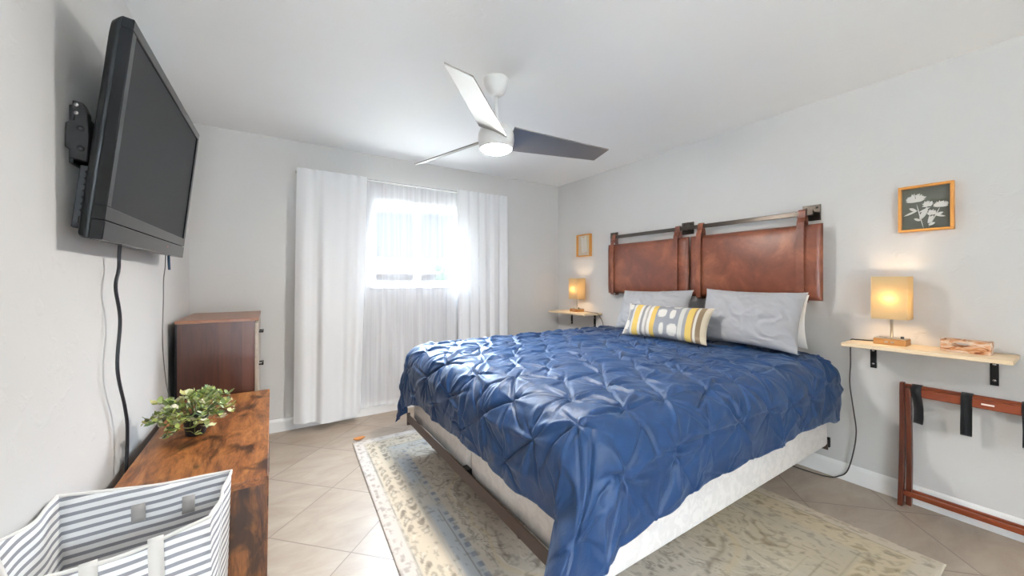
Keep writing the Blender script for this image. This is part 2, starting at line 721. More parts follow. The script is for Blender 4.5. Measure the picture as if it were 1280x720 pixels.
# ------------------------------------------------------------------ room shell
struct(box(XL - .1, XR + .1, YF - .1, YB + .1, -0.1, 0).build('floor', M['floor']))
struct(box(XL - .1, XR + .1, YF - .1, YB + .1, H, H + .1).build('ceiling', M['ceiling']))
struct(box(XL - .1, XL, YF - .1, YB + .1, 0, H).build('wall_left', M['wall']))
struct(box(XR, XR + .1, YF - .1, YB + .1, 0, H).build('wall_right', M['wall']))
wfm = MB()
wfm.box(XL, PX0, YF - .1, YF, 0, H).box(PX1, XR, YF - .1, YF, 0, H).box(PX0, PX1, YF - .1, YF, PZ1, H).box(PX0, PX1, YF - .1, YF, 0, PZ0)
struct(wfm.build('wall_front', M['wall']))
dm = MB()
for q0, q1 in ((PX0, PX0 + .045), ((PX0 + PX1) / 2 - .025, (PX0 + PX1) / 2 + .025), (PX1 - .045, PX1)):
    dm.box(q0, q1, YF - .08, YF - .03, PZ0 + .045, PZ1 - .045)
dm.box(PX0, PX1, YF - .08, YF - .03, PZ0, PZ0 + .045).box(PX0, PX1, YF - .08, YF - .03, PZ1 - .045, PZ1)
pd = struct(dm.build('window_2', M['vinyl'], origin=((PX0 + PX1) / 2, YF - .05, PZ0)))  # added window, lets in fill light from behind the camera
for q0, q1 in ((PX0 + .045, (PX0 + PX1) / 2 - .025), ((PX0 + PX1) / 2 + .025, PX1 - .045)):
    box(q0, q1, YF - .058, YF - .052, PZ0 + .045, PZ1 - .045).build('pane', M['glass'], pd)
wb = MB()
wb.box(XL, WX0, YB, YB + .15, 0, H).box(WX1, XR, YB, YB + .15, 0, H)
wb.box(WX0, WX1, YB, YB + .15, 0, WZ0).box(WX0, WX1, YB, YB + .15, WZ1, H)
struct(wb.build('wall_back', M['wall']))


def skirting(axis, a, b, w_, s):
    """profile: 11 cm high, 1.4 cm thick, chamfered top"""
    prof = [(0, 0), (0.014, 0), (0.014, 0.085), (0.010, 0.098), (0.005, 0.105), (0, 0.107)]
    return MB().prism([(w_ + s * x, z) for x, z in prof], axis, a, b)


struct(skirting('Y', YF, YB, XR, -1).build('baseboard_right', M['trim']))
struct(skirting('Y', YF, YB, XL, 1).build('baseboard_left', M['trim']))
struct(skirting('X', XL + .014, XR - .014, YB, -1).build('baseboard_back', M['trim']))

# window: sliding sash, white vinyl
wf = MB()
t_ = 0.045
wy0, wy1 = YB + .05, YB + .12
wf.box(WX0, WX1, wy0, wy1, WZ0, WZ0 + t_).box(WX0, WX1, wy0, wy1, WZ1 - t_, WZ1)
wf.box(WX0, WX0 + t_, wy0, wy1, WZ0 + t_, WZ1 - t_).box(WX1 - t_, WX1, wy0, wy1, WZ0 + t_, WZ1 - t_)
win = struct(wf.build('window_1', M['vinyl'], origin=((WX0 + WX1) / 2, wy0, WZ0), bevel=.004))
box(1.22, 1.275, wy0 + .005, wy1 - .01, WZ0 + t_, WZ1 - t_).build('mullion', M['vinyl'], win)
box(WX0 + t_, 1.22, wy0 + .03, wy0 + .036, WZ0 + t_, WZ1 - t_).build('pane', M['glass'], win)
box(1.275, WX1 - t_, wy0 + .03, wy0 + .036, WZ0 + t_, WZ1 - t_).build('pane', M['glass'], win)
sl = box(WX0 - .02, WX1 + .02, YB - .03, YB + .05, WZ0 - .022, WZ0).build('window_sill', M['trim'], win, bevel=.004)

# outside
struct(box(-14, 22, YF - 14, YF - .15, -.35, -.02).build('patio', M['ext_patio']))  # added out of view to bounce light up to the ceiling
struct(box(-4, 7, YF - 2.3, YF - .1, 2.38, 2.5).build('patio_roof', M['trim']))  # added unseen roof, cuts direct sky at the fill window
struct(box(-14, 22, YB + .6, 60, -.35, -.3).build('ground', M['ext_ground']))
hs = thing('neighboring_house', 'pale stucco house with low roof seen outside the window', 'house', (5.0, 18, -.3))
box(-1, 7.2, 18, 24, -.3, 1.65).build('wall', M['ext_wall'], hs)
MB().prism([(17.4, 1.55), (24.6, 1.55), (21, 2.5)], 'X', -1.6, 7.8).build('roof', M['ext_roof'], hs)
tr = thing('tree', 'soft green tree standing beside the house outside the window', 'tree', (6.9, 15.5, -.3))
MB().tube([(6.9, 15.5, -.3), (6.92, 15.5, .8), (6.88, 15.5, 1.5)], [.12, .09, .06]).build('trunk', M['ext_bark'], tr, True)
cr = MB()
for k in range(46):
    c = Vector((6.9, 15.5, 1.7)) + Vector((random.gauss(0, .4), random.gauss(0, .4), random.gauss(0, .25)))
    cr.lathe(c, [(.02, -.22), (.17, -.14), (.24, 0), (.17, .14), (.02, .22)], 9)
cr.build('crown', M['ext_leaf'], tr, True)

# ------------------------------------------------------------------ rug
RUG = [(0.518, 3.085), (0.405, 0.35), (2.505, 0.35), (2.45, 3.08)]


def make_rug():
    nu, nv = 330, 430
    U, V = np.meshgrid(np.linspace(0, 1, nu), np.linspace(0, 1, nv), indexing='ij')   # U across X, V from far to near
    A, B, C, D = [np.array(p) for p in RUG]
    P = (A[None, None] * ((1 - U) * (1 - V))[..., None] + B[None, None] * ((1 - U) * V)[..., None]
         + C[None, None] * (U * V)[..., None] + D[None, None] * (U * (1 - V))[..., None])
    W, L = 2.05, 2.73
    x, y = U * W, V * L
    d = np.minimum(np.minimum(x, W - x), np.minimum(y, L - y))       # distance from the edge
    along = np.where(np.minimum(x, W - x) < np.minimum(y, L - y), y, x)
    z = 0.010 - 0.006 * np.clip(1 - d / 0.012, 0, 1) + 0.0012 * (fbm(x, y, 3, 40) - .5)
    # pattern
    def c3(h):
        return np.array(lin(h)[:3])
    base = c3('C6BBAD')[None, None] * np.ones((nu, nv, 1))
    def lay(col, k):
        nonlocal base
        base = base * (1 - k[..., None]) + c3(col)[None, None] * k[..., None]
    wear = fbm(x, y, 11, 5, 5)
    grain = fbm(x * 3.0, y * .8, 21, 30, 3)
    lay('D3C9BA', np.clip((wear - .45) * 4, 0, 1))
    lay('B5AA9C', np.clip((fbm(x, y, 31, 2.2, 3) - .5) * 3, 0, .8))
    # bands
    def band(a, b, s=.006):
        return np.clip((d - a) / s, 0, 1) * np.clip((b - d) / s, 0, 1)
    lay('D2C6BE', band(0, .075) * .8)
    lay('D0BEA6', band(.085, .22) * .7)
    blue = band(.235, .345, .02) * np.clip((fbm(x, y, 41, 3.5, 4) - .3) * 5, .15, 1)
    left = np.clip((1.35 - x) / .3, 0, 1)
    lay('A3AFBC', blue * (0.15 + .45 * left))  # bluish daylight painted into the border, strongest on the left
    for e in (.08, .228, .30, .352):
        lay('7F7A74', band(e - .003, e + .003, .002) * np.clip((wear - .35) * 5, 0, .75))
    # arabesque motifs, mirrored about the rug's centre lines
    mx, my = np.abs(x - W / 2), np.abs(y - L / 2)
    f1 = fbm(mx + .05 * np.sin(my * 17), my + .05 * np.sin(mx * 19), 61, 5.5, 2) + .10 * np.sin(mx * 15) * np.sin(my * 13)
    f2 = fbm(mx, my, 71, 11, 2)
    line = np.clip(1 - np.abs(np.sin(f1 * 30)) / .30, 0, 1)
    blob = np.clip((np.sin(f2 * 34) - .55) * 3, 0, 1) * np.clip((np.sin(f1 * 15) - .1) * 4, 0, 1)
    cream = np.clip((np.sin(f1 * 30 + 1.9) - .90) * 12, 0, 1)
    dist = np.clip((fbm(x, y, 51, 9, 4) - .36) * 6, 0, 1) * np.clip((grain - .25) * 5, 0.75, 1)
    field = np.clip((d - .36) / .01, 0, 1)
    lay('685C53', line * dist * field * .85)
    lay('7D7166', blob * dist * field * .75)
    lay('DDD3C4', cream * field * .55)
    bm_ = np.sin(along * 44 + 1.5 * np.sin(d * 60)) * np.sin((d - .085) * 46)
    lay('85786A', np.clip((np.abs(bm_) - .45) * 5, 0, 1) * band(.085, .225) * dist * .8)
    lay('DACFBD', np.clip((bm_ - .8) * 8, 0, 1) * band(.085, .225) * .6)
    key = (np.sin(along * 90) > .2) * 1.0
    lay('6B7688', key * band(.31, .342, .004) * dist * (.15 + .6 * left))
    lay('76695C', key * band(.02, .045, .004) * dist * .45)
    # medallion outline
    rr = np.hypot(mx / .62, my / .95)
    lay('CDBB9C', np.clip(1 - np.abs(rr - 1 + .05 * np.sin(np.arctan2(my, mx) * 10)) / .03, 0, 1) * .7)
    lay('7A6E5F', np.clip(1 - np.abs(rr - .93 + .05 * np.sin(np.arctan2(my, mx) * 10)) / .02, 0, 1) * .6 * dist)
    # gold tint towards the near right half
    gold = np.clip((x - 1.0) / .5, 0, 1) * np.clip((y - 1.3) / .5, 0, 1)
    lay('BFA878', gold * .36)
    lay('6E655C', np.clip((fbm(x * 1.6, y, 22, 34, 3) - .60) * 4, 0, .4))
    pts = np.dstack([P[..., 0], P[..., 1], z])
    mb = MB()
    mb.grid([[tuple(p) for p in row] for row in pts], nu, nv)
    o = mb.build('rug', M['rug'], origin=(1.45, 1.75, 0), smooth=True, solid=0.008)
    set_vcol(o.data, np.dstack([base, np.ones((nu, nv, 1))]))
    # hem binding
    return tag(o, 'large worn oriental rug in beige and faded blue under the bed', 'rug')


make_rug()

wd = MB()
pts = []
for k in range(9):
    a = -1.0 + 2.0 * k / 8
    pts.append((0.571 + .042 * a, 3.09 + .012 * (1 - a * a), 0.0225 + .010 * a * a))
wd.tube(pts, [.003, .009, .012, .014, .0145, .014, .012, .009, .003], 8)
tag(wd.build('wood_chip', M['tan'], origin=(.571, 3.09, .008), smooth=True),
    'small curved tan wooden piece lying at the rug corner below the curtain', 'wood piece')

# ------------------------------------------------------------------ bed
BX0, BX1, BY0, BY1 = 0.885, 2.94, 0.895, 2.76
BYM = 1.805


def rounded_slab(x0, x1, y0, y1, z0, z1, r=.05):
    mb = MB()
    def ring(z, ins):
        out = []
        rr = max(r - ins * .5, .01)
        for cx, cy, a0 in ((x1 - rr - ins, y1 - rr - ins, 0), (x0 + rr + ins, y1 - rr - ins, 90), (x0 + rr + ins, y0 + rr + ins, 180), (x1 - rr - ins, y0 + rr + ins, 270)):
            for k in range(7):
                a = math.radians(a0 + 15 * k)
                out.append((cx + rr * math.cos(a), cy + rr * math.sin(a), z))
        return out
    e = .018
    lv = [(z0, e), (z0 + e * .4, e * .3), (z0 + e, 0), (z0 + (z1 - z0) * .5, 0), (z1 - e, 0), (z1 - e * .4, e * .3), (z1, e)]
    R = [ring(z, i) for z, i in lv]
    n = len(R[0])
    vs = [p for q in R for p in q]
    fs = [(i * n + k, i * n + (k + 1) % n, (i + 1) * n + (k + 1) % n, (i + 1) * n + k) for i in range(len(R) - 1) for k in range(n)]
    fs += [tuple(range(n))[::-1], tuple((len(R) - 1) * n + k for k in range(n))]
    return mb.add(vs, fs)


bf = thing('bed_frame', 'low brown metal angle-iron frame carrying the box springs', 'bed frame', (1.9, 1.83, 0))
fr = MB()
fr.box(.853, .858, BY0 + .005, BY1 + .02, .200, .262).box(.858, .893, BY0 + .005, BY1 + .02, .218, .223)
fr.build('foot_rail', M['brown_metal'], bf, bevel=.0015)
for yy in (BY0 + .02, BY1 - .02):
    s = 1 if yy < 1.8 else -1
    box(.90, BX1 - .02, yy + s * .05 - .02, yy + s * .05 + .02, .200, .222).build('side_rail', M['brown_metal'], bf)
box(.90, BX1 - .02, BYM - .02, BYM + .02, .200, .222).build('center_rail', M['brown_metal'], bf)
box(2.915, 2.92, BY0, BY1, .200, .262).build('head_rail', M['brown_metal'], bf)
for lx, ly in ((1.22, 2.48), (1.22, BYM), (1.22, 1.20), (2.5, 1.20), (2.5, 2.48), (2.0, BYM)):
    m = MB()
    m.lathe((lx, ly, 0), [(.011, .03), (.011, .20)], 14)
    lg = m.build('leg', M['brown_metal'], bf, True)
    MB().lathe((lx, ly, 0), [(.016, .011), (.021, .015), (.021, .028), (.012, .033)], 16).build('foot_glide', M['black_plastic'], lg, True)
box(.852, .876, BY1 + .018, BY1 + .030, .17, .262).build('end_plate', M['brown_metal'], bf, bevel=.002)
for ly in (2.30, 1.30):
    MB().lathe((.878, ly, .178), [(.010, 0), (.014, .004), (.014, .022), (.006, .040)], 14).build('rail_glide', M['black_plastic'], bf, True)
for ly in (2.48, BYM, 1.20):
    box(1.205, 1.235, ly - .018, ly + .018, .196, .2225).build('cross_clamp', M['black_metal'], bf)
box(.862, .89, 1.775, 1.835, .226, .262).build('center_bracket', M['black_metal'], bf, bevel=.004)
for yy in (BY0 + .01,):
    box(2.935, 2.955, yy - .012, yy + .04, .21, .27).build('head_bracket', M['black_metal'], bf, bevel=.003)

for nm, y0, y1, lab in (('near', BY0, BYM - .002, 'white damask box spring half nearest the camera on the metal frame'),
                        ('far', BYM + .002, BY1, 'white damask box spring half nearer the window on the metal frame')):
    o = rounded_slab(BX0, BX1, y0, y1, .2235, .435, .045).build('box_spring', M['boxspring'], origin=(1.9, (y0 + y1) / 2, .2235), smooth=True)
    tag(o, lab, 'box spring', 'split box springs under the mattress')
tag(rounded_slab(BX0 + .012, BX1 - .005, BY0 + .012, BY1 - .012, .436, .735, .07).build('mattress', M['mattress'], origin=(1.9, 1.83, .436), smooth=True),
    'thick white king mattress under the blue duvet, its edge just showing', 'mattress')

# duvet
DX0, DX1, DY0, DY1, DR, DZ = 0.815, 2.93, 0.845, 2.83, 0.15, 0.775
LX, LY = 0.25, 0.19          # pintuck lattice


def make_duvet():
    Lh = 0.425                                             # cloth beyond the start of the rounding
    a0, a1 = DX0 + DR - Lh, DX1
    b0, b1 = DY0 + DR - Lh, DY1 - DR + Lh
    st = 0.0055
    na, nb = int((a1 - a0) / st) + 1, int((b1 - b0) / st) + 1
    A, B = np.meshgrid(np.linspace(a0, a1, na), np.linspace(b0, b1, nb), indexing='ij')
    # pintuck relief
    h = np.zeros_like(A)
    wx, wy = A + .018 * (fbm(A, B, 5, 3) - .5), B + .018 * (fbm(A, B, 6, 3) - .5)
    J = np.round(wy / LY).astype(int)
    rho_min = np.full_like(A, 9.0)
    for dj in (-2, -1, 0, 1, 2):
        jj = J + dj
        offx = (jj % 2) * .5
        I = np.round(wx / LX - offx).astype(int)
        for di in (-1, 0, 1):
            ii = I + di
            hs_ = (ii * 73 + jj * 151) % 997
            jx = ((hs_ * 37) % 101 / 101 - .5) * .05
            jy = ((hs_ * 59) % 103 / 103 - .5) * .05
            px, py = (ii + offx) * LX + jx, jj * LY + jy
            dx, dy = A - px, B - py
            rho = np.hypot(dx, dy)
            rho_min = np.minimum(rho_min, rho)
            near = rho < .24
            if not near.any():
                continue
            th = np.arctan2(dy, dx)
            for c in range(9):
                ph = c * 2 * np.pi / 9 + (((hs_ + c * 31) * 17) % 89) / 89 * .75
                amp = (((hs_ + c * 53) * 29) % 97) / 97
                sgn = -1.0 if c % 2 else 1.0
                dth = (th - ph + np.pi) % (2 * np.pi) - np.pi
                perp = rho * np.sin(np.clip(dth, -1.5, 1.5))
                ln = .08 + .11 * amp
                wdt = (.0025 + .042 * rho) if c % 2 else (.004 + .085 * rho)
                prof = np.exp(-(perp / wdt) ** 2) * (np.abs(dth) < 1.5)
                fade = np.clip(rho / .02, 0, 1) * np.exp(-(rho / ln) ** 2)
                h += np.where(near, sgn * ((.009 + .013 * amp) if c % 2 else (.005 + .015 * amp ** 1.3)) * prof * fade, 0)
    puff = 1 - np.exp(-(rho_min / .07) ** 1.2)
    h += .012 * puff - .006 * np.exp(-(rho_min / .012) ** 2)
    # main folds between the tucks, running along the bed
    fold = np.abs(np.sin(np.pi * (wy / LY)))
    h += -.010 * np.exp(-(np.minimum(fold, 1) / .16) ** 2) * np.clip((fbm(A, B, 9, 4) - .42) * 6, 0, 1) * np.clip(rho_min / .03, 0, 1)
    h += .010 * (fbm(A, B, 12, 9, 3) - .5) + .012 * (fbm(A, B, 13, 2.5, 2) - .5)
    edge_d = np.minimum(A - a0, np.minimum(B - b0, b1 - B))
    h *= np.clip(edge_d / .09, .25, 1)
    # drape over the mattress
    dx = np.maximum(0, DX0 + DR - A)
    dyn = np.maximum(0, DY0 + DR - B)
    dyf = np.maximum(0, B - (DY1 - DR))
    dy = dyn + dyf
    sy = np.where(dyf > 0, 1.0, -1.0)
    r0 = np.hypot(dx, dy)
    rs = np.where(r0 < 1e-9, 1, r0)
    ux, uy = np.where(r0 > 0, -dx / rs, 0), np.where(r0 > 0, sy * dy / rs, 0)
    s2 = (2 * np.abs(ux * uy)) ** 1.5
    corner_pull = np.where(dyf > 0, .14, .42) * s2
    # hem wobble
    edge_t = np.where(dx > dy, B, A)
    hem = .05 * (fbm(edge_t, edge_t * 0, 17, 4.0, 3) - .5)
    near_w = np.exp(-((A - 1.0) / .22) ** 2) * (dyn > 0) * .06
    far_w = np.exp(-((B - 2.75) / .22) ** 2) * (dx > 0) * .10
    head_w = np.clip((A - 2.6) / .3, 0, 1) * (dy > 0) * .03
    k = np.clip((r0 - .2) / .2, 0, 1)
    r = r0 + k * (hem + near_w + far_w + head_w) + np.clip((r0 - .15) / .4, 0, 1) * corner_pull * r0
    q = DR * np.pi / 2
    ang = np.minimum(r / DR, np.pi / 2)
    off = DR * np.sin(ang) + np.maximum(r - q, 0) * (.02 + np.where(dyf > 0, .10, .30) * s2)
    drop = DR * (1 - np.cos(ang)) + np.maximum(r - q, 0) * np.where(s2 > 0, np.sqrt(1 - (.30 * s2) ** 2), 1)
    # vertical folds on the hanging sides
    hang = np.clip((r - q) / .15, 0, 1)
    off += hang * .020 * (fbm(edge_t * 1.0, edge_t * 0 + r * .4, 23, 7.0, 2) - .5) * 2
    near_fold = hang * s2 * (dyn > 0)
    phi = np.arctan2(np.abs(uy), np.abs(ux))
    off += hang * s2 * .035 * np.sin(phi * 9 + 0.6)
    nx = ux * np.sin(ang)
    ny = uy * np.sin(ang)
    nz = np.cos(ang)
    cx = np.clip(A, DX0 + DR, None)
    cy = np.clip(B, DY0 + DR, DY1 - DR)
    crown = .035 * np.sin(np.clip((cy - DY0) / (DY1 - DY0), 0, 1) * np.pi) * np.clip((A - DX0) / .5, 0, 1) ** .5 * 0.6
    X = cx + ux * off + nx * h - .14 * near_fold * np.clip((r - q) / .3, 0, 1)
    Y = cy + uy * off + ny * h
    Z = DZ + crown - drop + nz * h
    X = np.minimum(X, 3.0)
    Z = np.maximum(Z, .03)
    vs = np.dstack([X, Y, Z]).reshape(-1, 3)
    me = bpy.data.meshes.new('duvet')
    org = np.array([1.85, 1.83, .75])
    idx = np.arange(na * nb).reshape(na, nb)
    quads = np.stack([idx[:-1, :-1], idx[1:, :-1], idx[1:, 1:], idx[:-1, 1:]], -1).reshape(-1, 4)
    me.from_pydata((vs - org).tolist(), [], quads.tolist())
    me.materials.append(M['duvet'])
    me.polygons.foreach_set('use_smooth', [True] * len(me.polygons))
    o = bpy.data.objects.new('duvet', me)
    COL.objects.link(o)
    o.location = org
    m = o.modifiers.new('thickness', 'SOLIDIFY')
    m.thickness = .014
    m.offset = -1
    return tag(o, 'shiny blue pintuck duvet spread over the bed, corner hanging low', 'duvet')


make_duvet()


# ------------------------------------------------------------------ pillows
def pillow_grid(W, Hh, T, nu=70, nv=48, seed=1, wr=.012, ear=.02):
    """returns arrays u,v,(front points, back points) in local x(width) y(height) z(thickness)"""
    u = np.linspace(-1, 1, nu)
    v = np.linspace(-1, 1, nv)
    U, V = np.meshgrid(u, v, indexing='ij')
    pinch_u = 1 - .07 * (1 - np.abs(V) ** 2) * np.abs(U) ** 3 * 1.0
    pinch_v = 1 - .09 * (1 - np.abs(U) ** 2) * np.abs(V) ** 3
    X = U * W / 2 * pinch_u
    Y = V * Hh / 2 * pinch_v
    t = (np.clip(1 - np.abs(U) ** 2.6, 0, 1) * np.clip(1 - np.abs(V) ** 2.6, 0, 1)) ** .55
    n1 = fbm(U * W + V * Hh * .8, V * Hh * .6, seed, 5, 3) - .5
    # gathered folds radiating from the corners and edges
    n2 = np.sin((U * 3.2 + V * 2.6 + 4.5 * fbm(U, V, seed + 9, 1.6, 3)) * 3.4) * .5
    n2 = np.sign(n2) * np.abs(n2) ** 1.4
    wv = wr * (n1 * 1.6 + n2 * .8 * np.clip(fbm(U, V, seed + 30, 1.5, 2) * 2 - .4, 0, 1)) * np.clip(t * 1.5, 0, 1)
    Zf = T / 2 * t + wv
    Zb = -T / 2 * t
    return U, V, X, Y, Zf, Zb


def make_pillow(name, mat, W, Hh, T, base, lean, yaw, label, cat, group=None, seed=1, wr=.012, roll=0.0, vcol=None, sag=0.0):
    U, V, X, Y, Zf, Zb = pillow_grid(W, Hh, T, 240 if vcol else 110, 110 if vcol else 80, seed, wr)
    nu, nv = U.shape
    if sag:
        Y = Y - sag * (U ** 2) * (V > 0) * V
    # local: x across the bed (-> world -Y), y up, z toward the foot (-> world -X)
    mb = MB()
    fpts = np.dstack([X, Y, Zf]).reshape(-1, 3)
    bpts = np.dstack([X, Y, Zb]).reshape(-1, 3)
    mtx = Matrix.Translation(base) @ Matrix.Rotation(yaw, 4, 'Z') @ Matrix.Rotation(lean, 4, 'Y') @ Matrix.Rotation(roll, 4, 'X')
    R = Matrix(((0, 0, -1, 0), (-1, 0, 0, 0), (0, 1, 0, 0), (0, 0, 0, 1)))
    mt = np.array(mtx @ Matrix.Translation((0, 0, Hh / 2)) @ R)
    def tf(p):
        return p @ mt[:3, :3].T + mt[:3, 3]
    vs = np.vstack([tf(fpts), tf(bpts)])
    idx = np.arange(nu * nv).reshape(nu, nv)
    q = np.stack([idx[:-1, :-1], idx[1:, :-1], idx[1:, 1:], idx[:-1, 1:]], -1).reshape(-1, 4)
    fs = np.vstack([q, q[:, ::-1] + nu * nv])
    mb.add(vs.tolist(), [tuple(r) for r in fs.tolist()])
    o = mb.build(name, mat, origin=base)
    import bmesh
    b = bmesh.new()
    b.from_mesh(o.data)
    if vcol is not None:
        lay = b.verts.layers.float_color.new('pattern')
        cols = np.vstack([vcol(U, V).reshape(-1, 3)] * 2)
        b.verts.ensure_lookup_table()
        for i, vv in enumerate(b.verts):
            vv[lay] = (*cols[i], 1)
    bmesh.ops.remove_doubles(b, verts=b.verts[:], dist=.0004)
    bmesh.ops.recalc_face_normals(b, faces=b.faces[:])
    for f in b.faces:
        f.smooth = True
    b.to_mesh(o.data)
    b.free()
    return tag(o, label, cat, group)


def lumbar_pattern(U, V):
    """woven stripes and white diamond clusters; U=-1 is the end nearer the window"""
    c = np.ones(U.shape + (3,)) * np.array(lin('83858C')[:3])
    def st(a, b, col):
        k = ((U >= a) & (U < b))[..., None]
        nonlocal c
        c = np.where(k, np.array(lin(col)[:3]), c)
    st(-1.0, -.93, 'C4BFB8'); st(-.93, -.86, '9C948C')
    st(-.76, -.70, 'BDB9B4'); st(-.70, -.54, 'C9A856'); st(-.54, -.48, 'C4C0BA'); st(-.48, -.41, '7E7C80')
    st(-.41, -.34, 'BFBAB4'); st(-.34, -.29, '9A9390'); st(-.29, -.23, 'C6C2BB'); st(-.23, -.12, 'C6A352')
    st(.42, .51, 'B9B6B0'); st(.51, .58, '8B8C90'); st(.58, .70, 'C8A856'); st(.70, .74, '8A6E52'); st(.74, .79, 'C6C0B6')
    st(.79, .89, '7D6852'); st(.89, 1.01, 'C2B49E')
    spk = (np.sin(U * 150) * np.sin(V * 50) > -.35)
    for cu, cv, ru, rv in ((-.88, -.45, .09, .28), (.02, .40, .10, .26), (.26, .38, .065, .28), (.06, -.50, .055, .34), (.30, -.50, .11, .34),
                           (.30, .92, .10, .16), (.05, .95, .06, .10), (-.86, .7, .07, .2)):
        k = ((np.maximum(np.abs(U - cu) / ru, np.abs(V - cv) / rv) < .95) & (np.minimum(np.abs(U - cu) / ru, np.abs(V - cv) / rv) < .62) & spk)
        c = np.where(k[..., None], np.array(lin('D6D1C8')[:3]), c)
    return c


DTOP = 0.815
make_pillow('pillow', M['pillow_white'], .64, .345, .09, (2.87, 1.302, DTOP + .005), .06, 0, 'white pillow tucked behind the right grey pillow, only its edge showing', 'pillow', 'bed pillows', 5, .004)
make_pillow('pillow', M['pillow_grey'], .64, .40, .17, (2.655, 1.280, DTOP), .36, 0.02, 'grey pillow in front of the right headboard cushion', 'pillow', 'bed pillows', 2, .026, .02)
make_pillow('pillow', M['pillow_grey'], .70, .38, .17, (2.72, 2.085, DTOP + .005), .40, 0.0, 'grey pillow behind the striped cushion at the left headboard cushion', 'pillow', 'bed pillows', 8, .024, -.03)
make_pillow('lumbar_pillow', M['lumbar'], .70, .27, .13, (2.445, 1.755, DTOP + .002), .42, .05, 'striped grey, white and mustard lumbar cushion leaning on the grey pillows', 'cushion', None, 4, .004, 0.0, lumbar_pattern)

# ------------------------------------------------------------------ headboard
hr = thing('headboard_rail', 'dark metal wall rail with square plates above the headboard cushions', 'rail', (XR, 1.87, 1.70))
RZ = 1.70
box(2.955, 2.967, .985, 2.712, RZ - .016, RZ + .016).build('bar', M['bronze'], hr, bevel=.002)
for py, hw in ((1.02, .05), (1.905, .055), (2.735, .05)):
    pl = box(XR - .008, XR, py - hw, py + hw, RZ - .045, RZ + .06).build('mounting_plate', M['bronze'], hr, bevel=.002)
    sy_ = min(py, 2.697)
    box(2.967, XR - .008, sy_ - .012, sy_ + .012, RZ - .012, RZ + .012).build('standoff', M['bronze'], pl, bevel=.002)
    for sy in (-.03, .03):
        MB().tube([(XR - .008, py + sy, RZ + .04), (XR - .012, py + sy, RZ + .04)], .006, 12).build('screw', M['black_metal'], pl, True)


def headboard_cushion(y0, y1, label, s0, s1):
    ho = thing('headboard_cushion', label, 'headboard cushion', (2.96, (y0 + y1) / 2, 1.125), 'leather headboard cushions')
    z0, z1 = 1.125, 1.625
    xf, xb = 2.935, 2.995
    # padded slab: rounded edges and slight pillow front
    nu, nv = 60, 34
    def shell(front):
        P = []
        for i in range(nu):
            row = []
            for j in range(nv):
                u, v = -1 + 2 * i / (nu - 1), -1 + 2 * j / (nv - 1)
                e = (max(0, 1 - abs(u) ** 14) * max(0, 1 - abs(v) ** 9)) ** .38
                if front:
                    x = xf + .028 * (1 - e) - .012 * (1 - u * u) * (1 - v * v)
                else:
                    x = xb - .028 * (1 - e)
                row.append((x, y0 + (u + 1) / 2 * (y1 - y0), z0 + (v + 1) / 2 * (z1 - z0)))
            P.append(row)
        return P
    mb = MB().grid(shell(True), nu, nv).grid(shell(False), nu, nv)
    n = nu * nv
    ring = [i * nv for i in range(nu)] + [(nu - 1) * nv + j for j in range(1, nv)] + [i * nv + nv - 1 for i in range(nu - 2, -1, -1)] + [j for j in range(nv - 2, 0, -1)]
    mb.f += [(ring[k], ring[(k + 1) % len(ring)], ring[(k + 1) % len(ring)] + n, ring[k] + n) for k in range(len(ring))]
    mb.build('cushion', M['leather'], ho, True)
    for sy in (s0, s1):
        w_ = .021
        # strap path in the X-Z plane: up the front, over the bar, down the back, under the cushion
        path = [(xf - .014, z0 - .004), (xf - .0165, z0 + .03), (xf - .0175, (z0 + z1) / 2), (xf - .0165, z1 - .03), (xf - .009, z1 + .012), (2.949, RZ - .02), (2.948, RZ + .014),
                (2.955, RZ + .022), (2.968, RZ + .022), (2.974, RZ + .014), (2.976, RZ - .02), (2.99, z1 - .02), (3.002, z1 - .05), (3.002, z0 + .04), (2.99, z0 - .012), (2.95, z0 - .014)]
        th = .004
        m = MB()
        k = len(path)
        vs = []
        for i, (x, z) in enumerate(path):
            a, b = path[(i - 1) % k], path[(i + 1) % k]
            tx, tz = b[0] - a[0], b[1] - a[1]
            L = math.hypot(tx, tz)
            nx, nz = -tz / L, tx / L
            for o_, s_ in ((0, -1), (0, 1), (th, 1), (th, -1)):
                vs.append((x + nx * o_, sy + s_ * w_, z + nz * o_))
        fs = []
        for i in range(k):
            j = (i + 1) % k
            for q in range(4):
                fs.append((i * 4 + q, i * 4 + (q + 1) % 4, j * 4 + (q + 1) % 4, j * 4 + q))
        m.add(vs, fs)
        stp = m.build('strap', M['leather'], ho)
        bx = MB()
        for zz in (RZ - .062, RZ - .030):
            bx.box(2.934, 2.941, sy - w_ - .004, sy + w_ + .004, zz, zz + .012)
        bx.build('strap_keeper', M['leather'], stp, bevel=.002)
        MB().tube([(2.941, sy, RZ - .040), (2.934, sy, RZ - .040)], .005, 12).build('rivet', M['bronze'], stp, True)
    return ho


headboard_cushion(1.845, 2.745, 'brown leather headboard cushion hanging nearer the window', 2.655, 1.945)
headboard_cushion(.935, 1.832, 'brown leather headboard cushion hanging nearer the right bedside lamp', 1.738, 1.042)


# ------------------------------------------------------------------ shelves, lamps, pictures
SHZ = 0.897


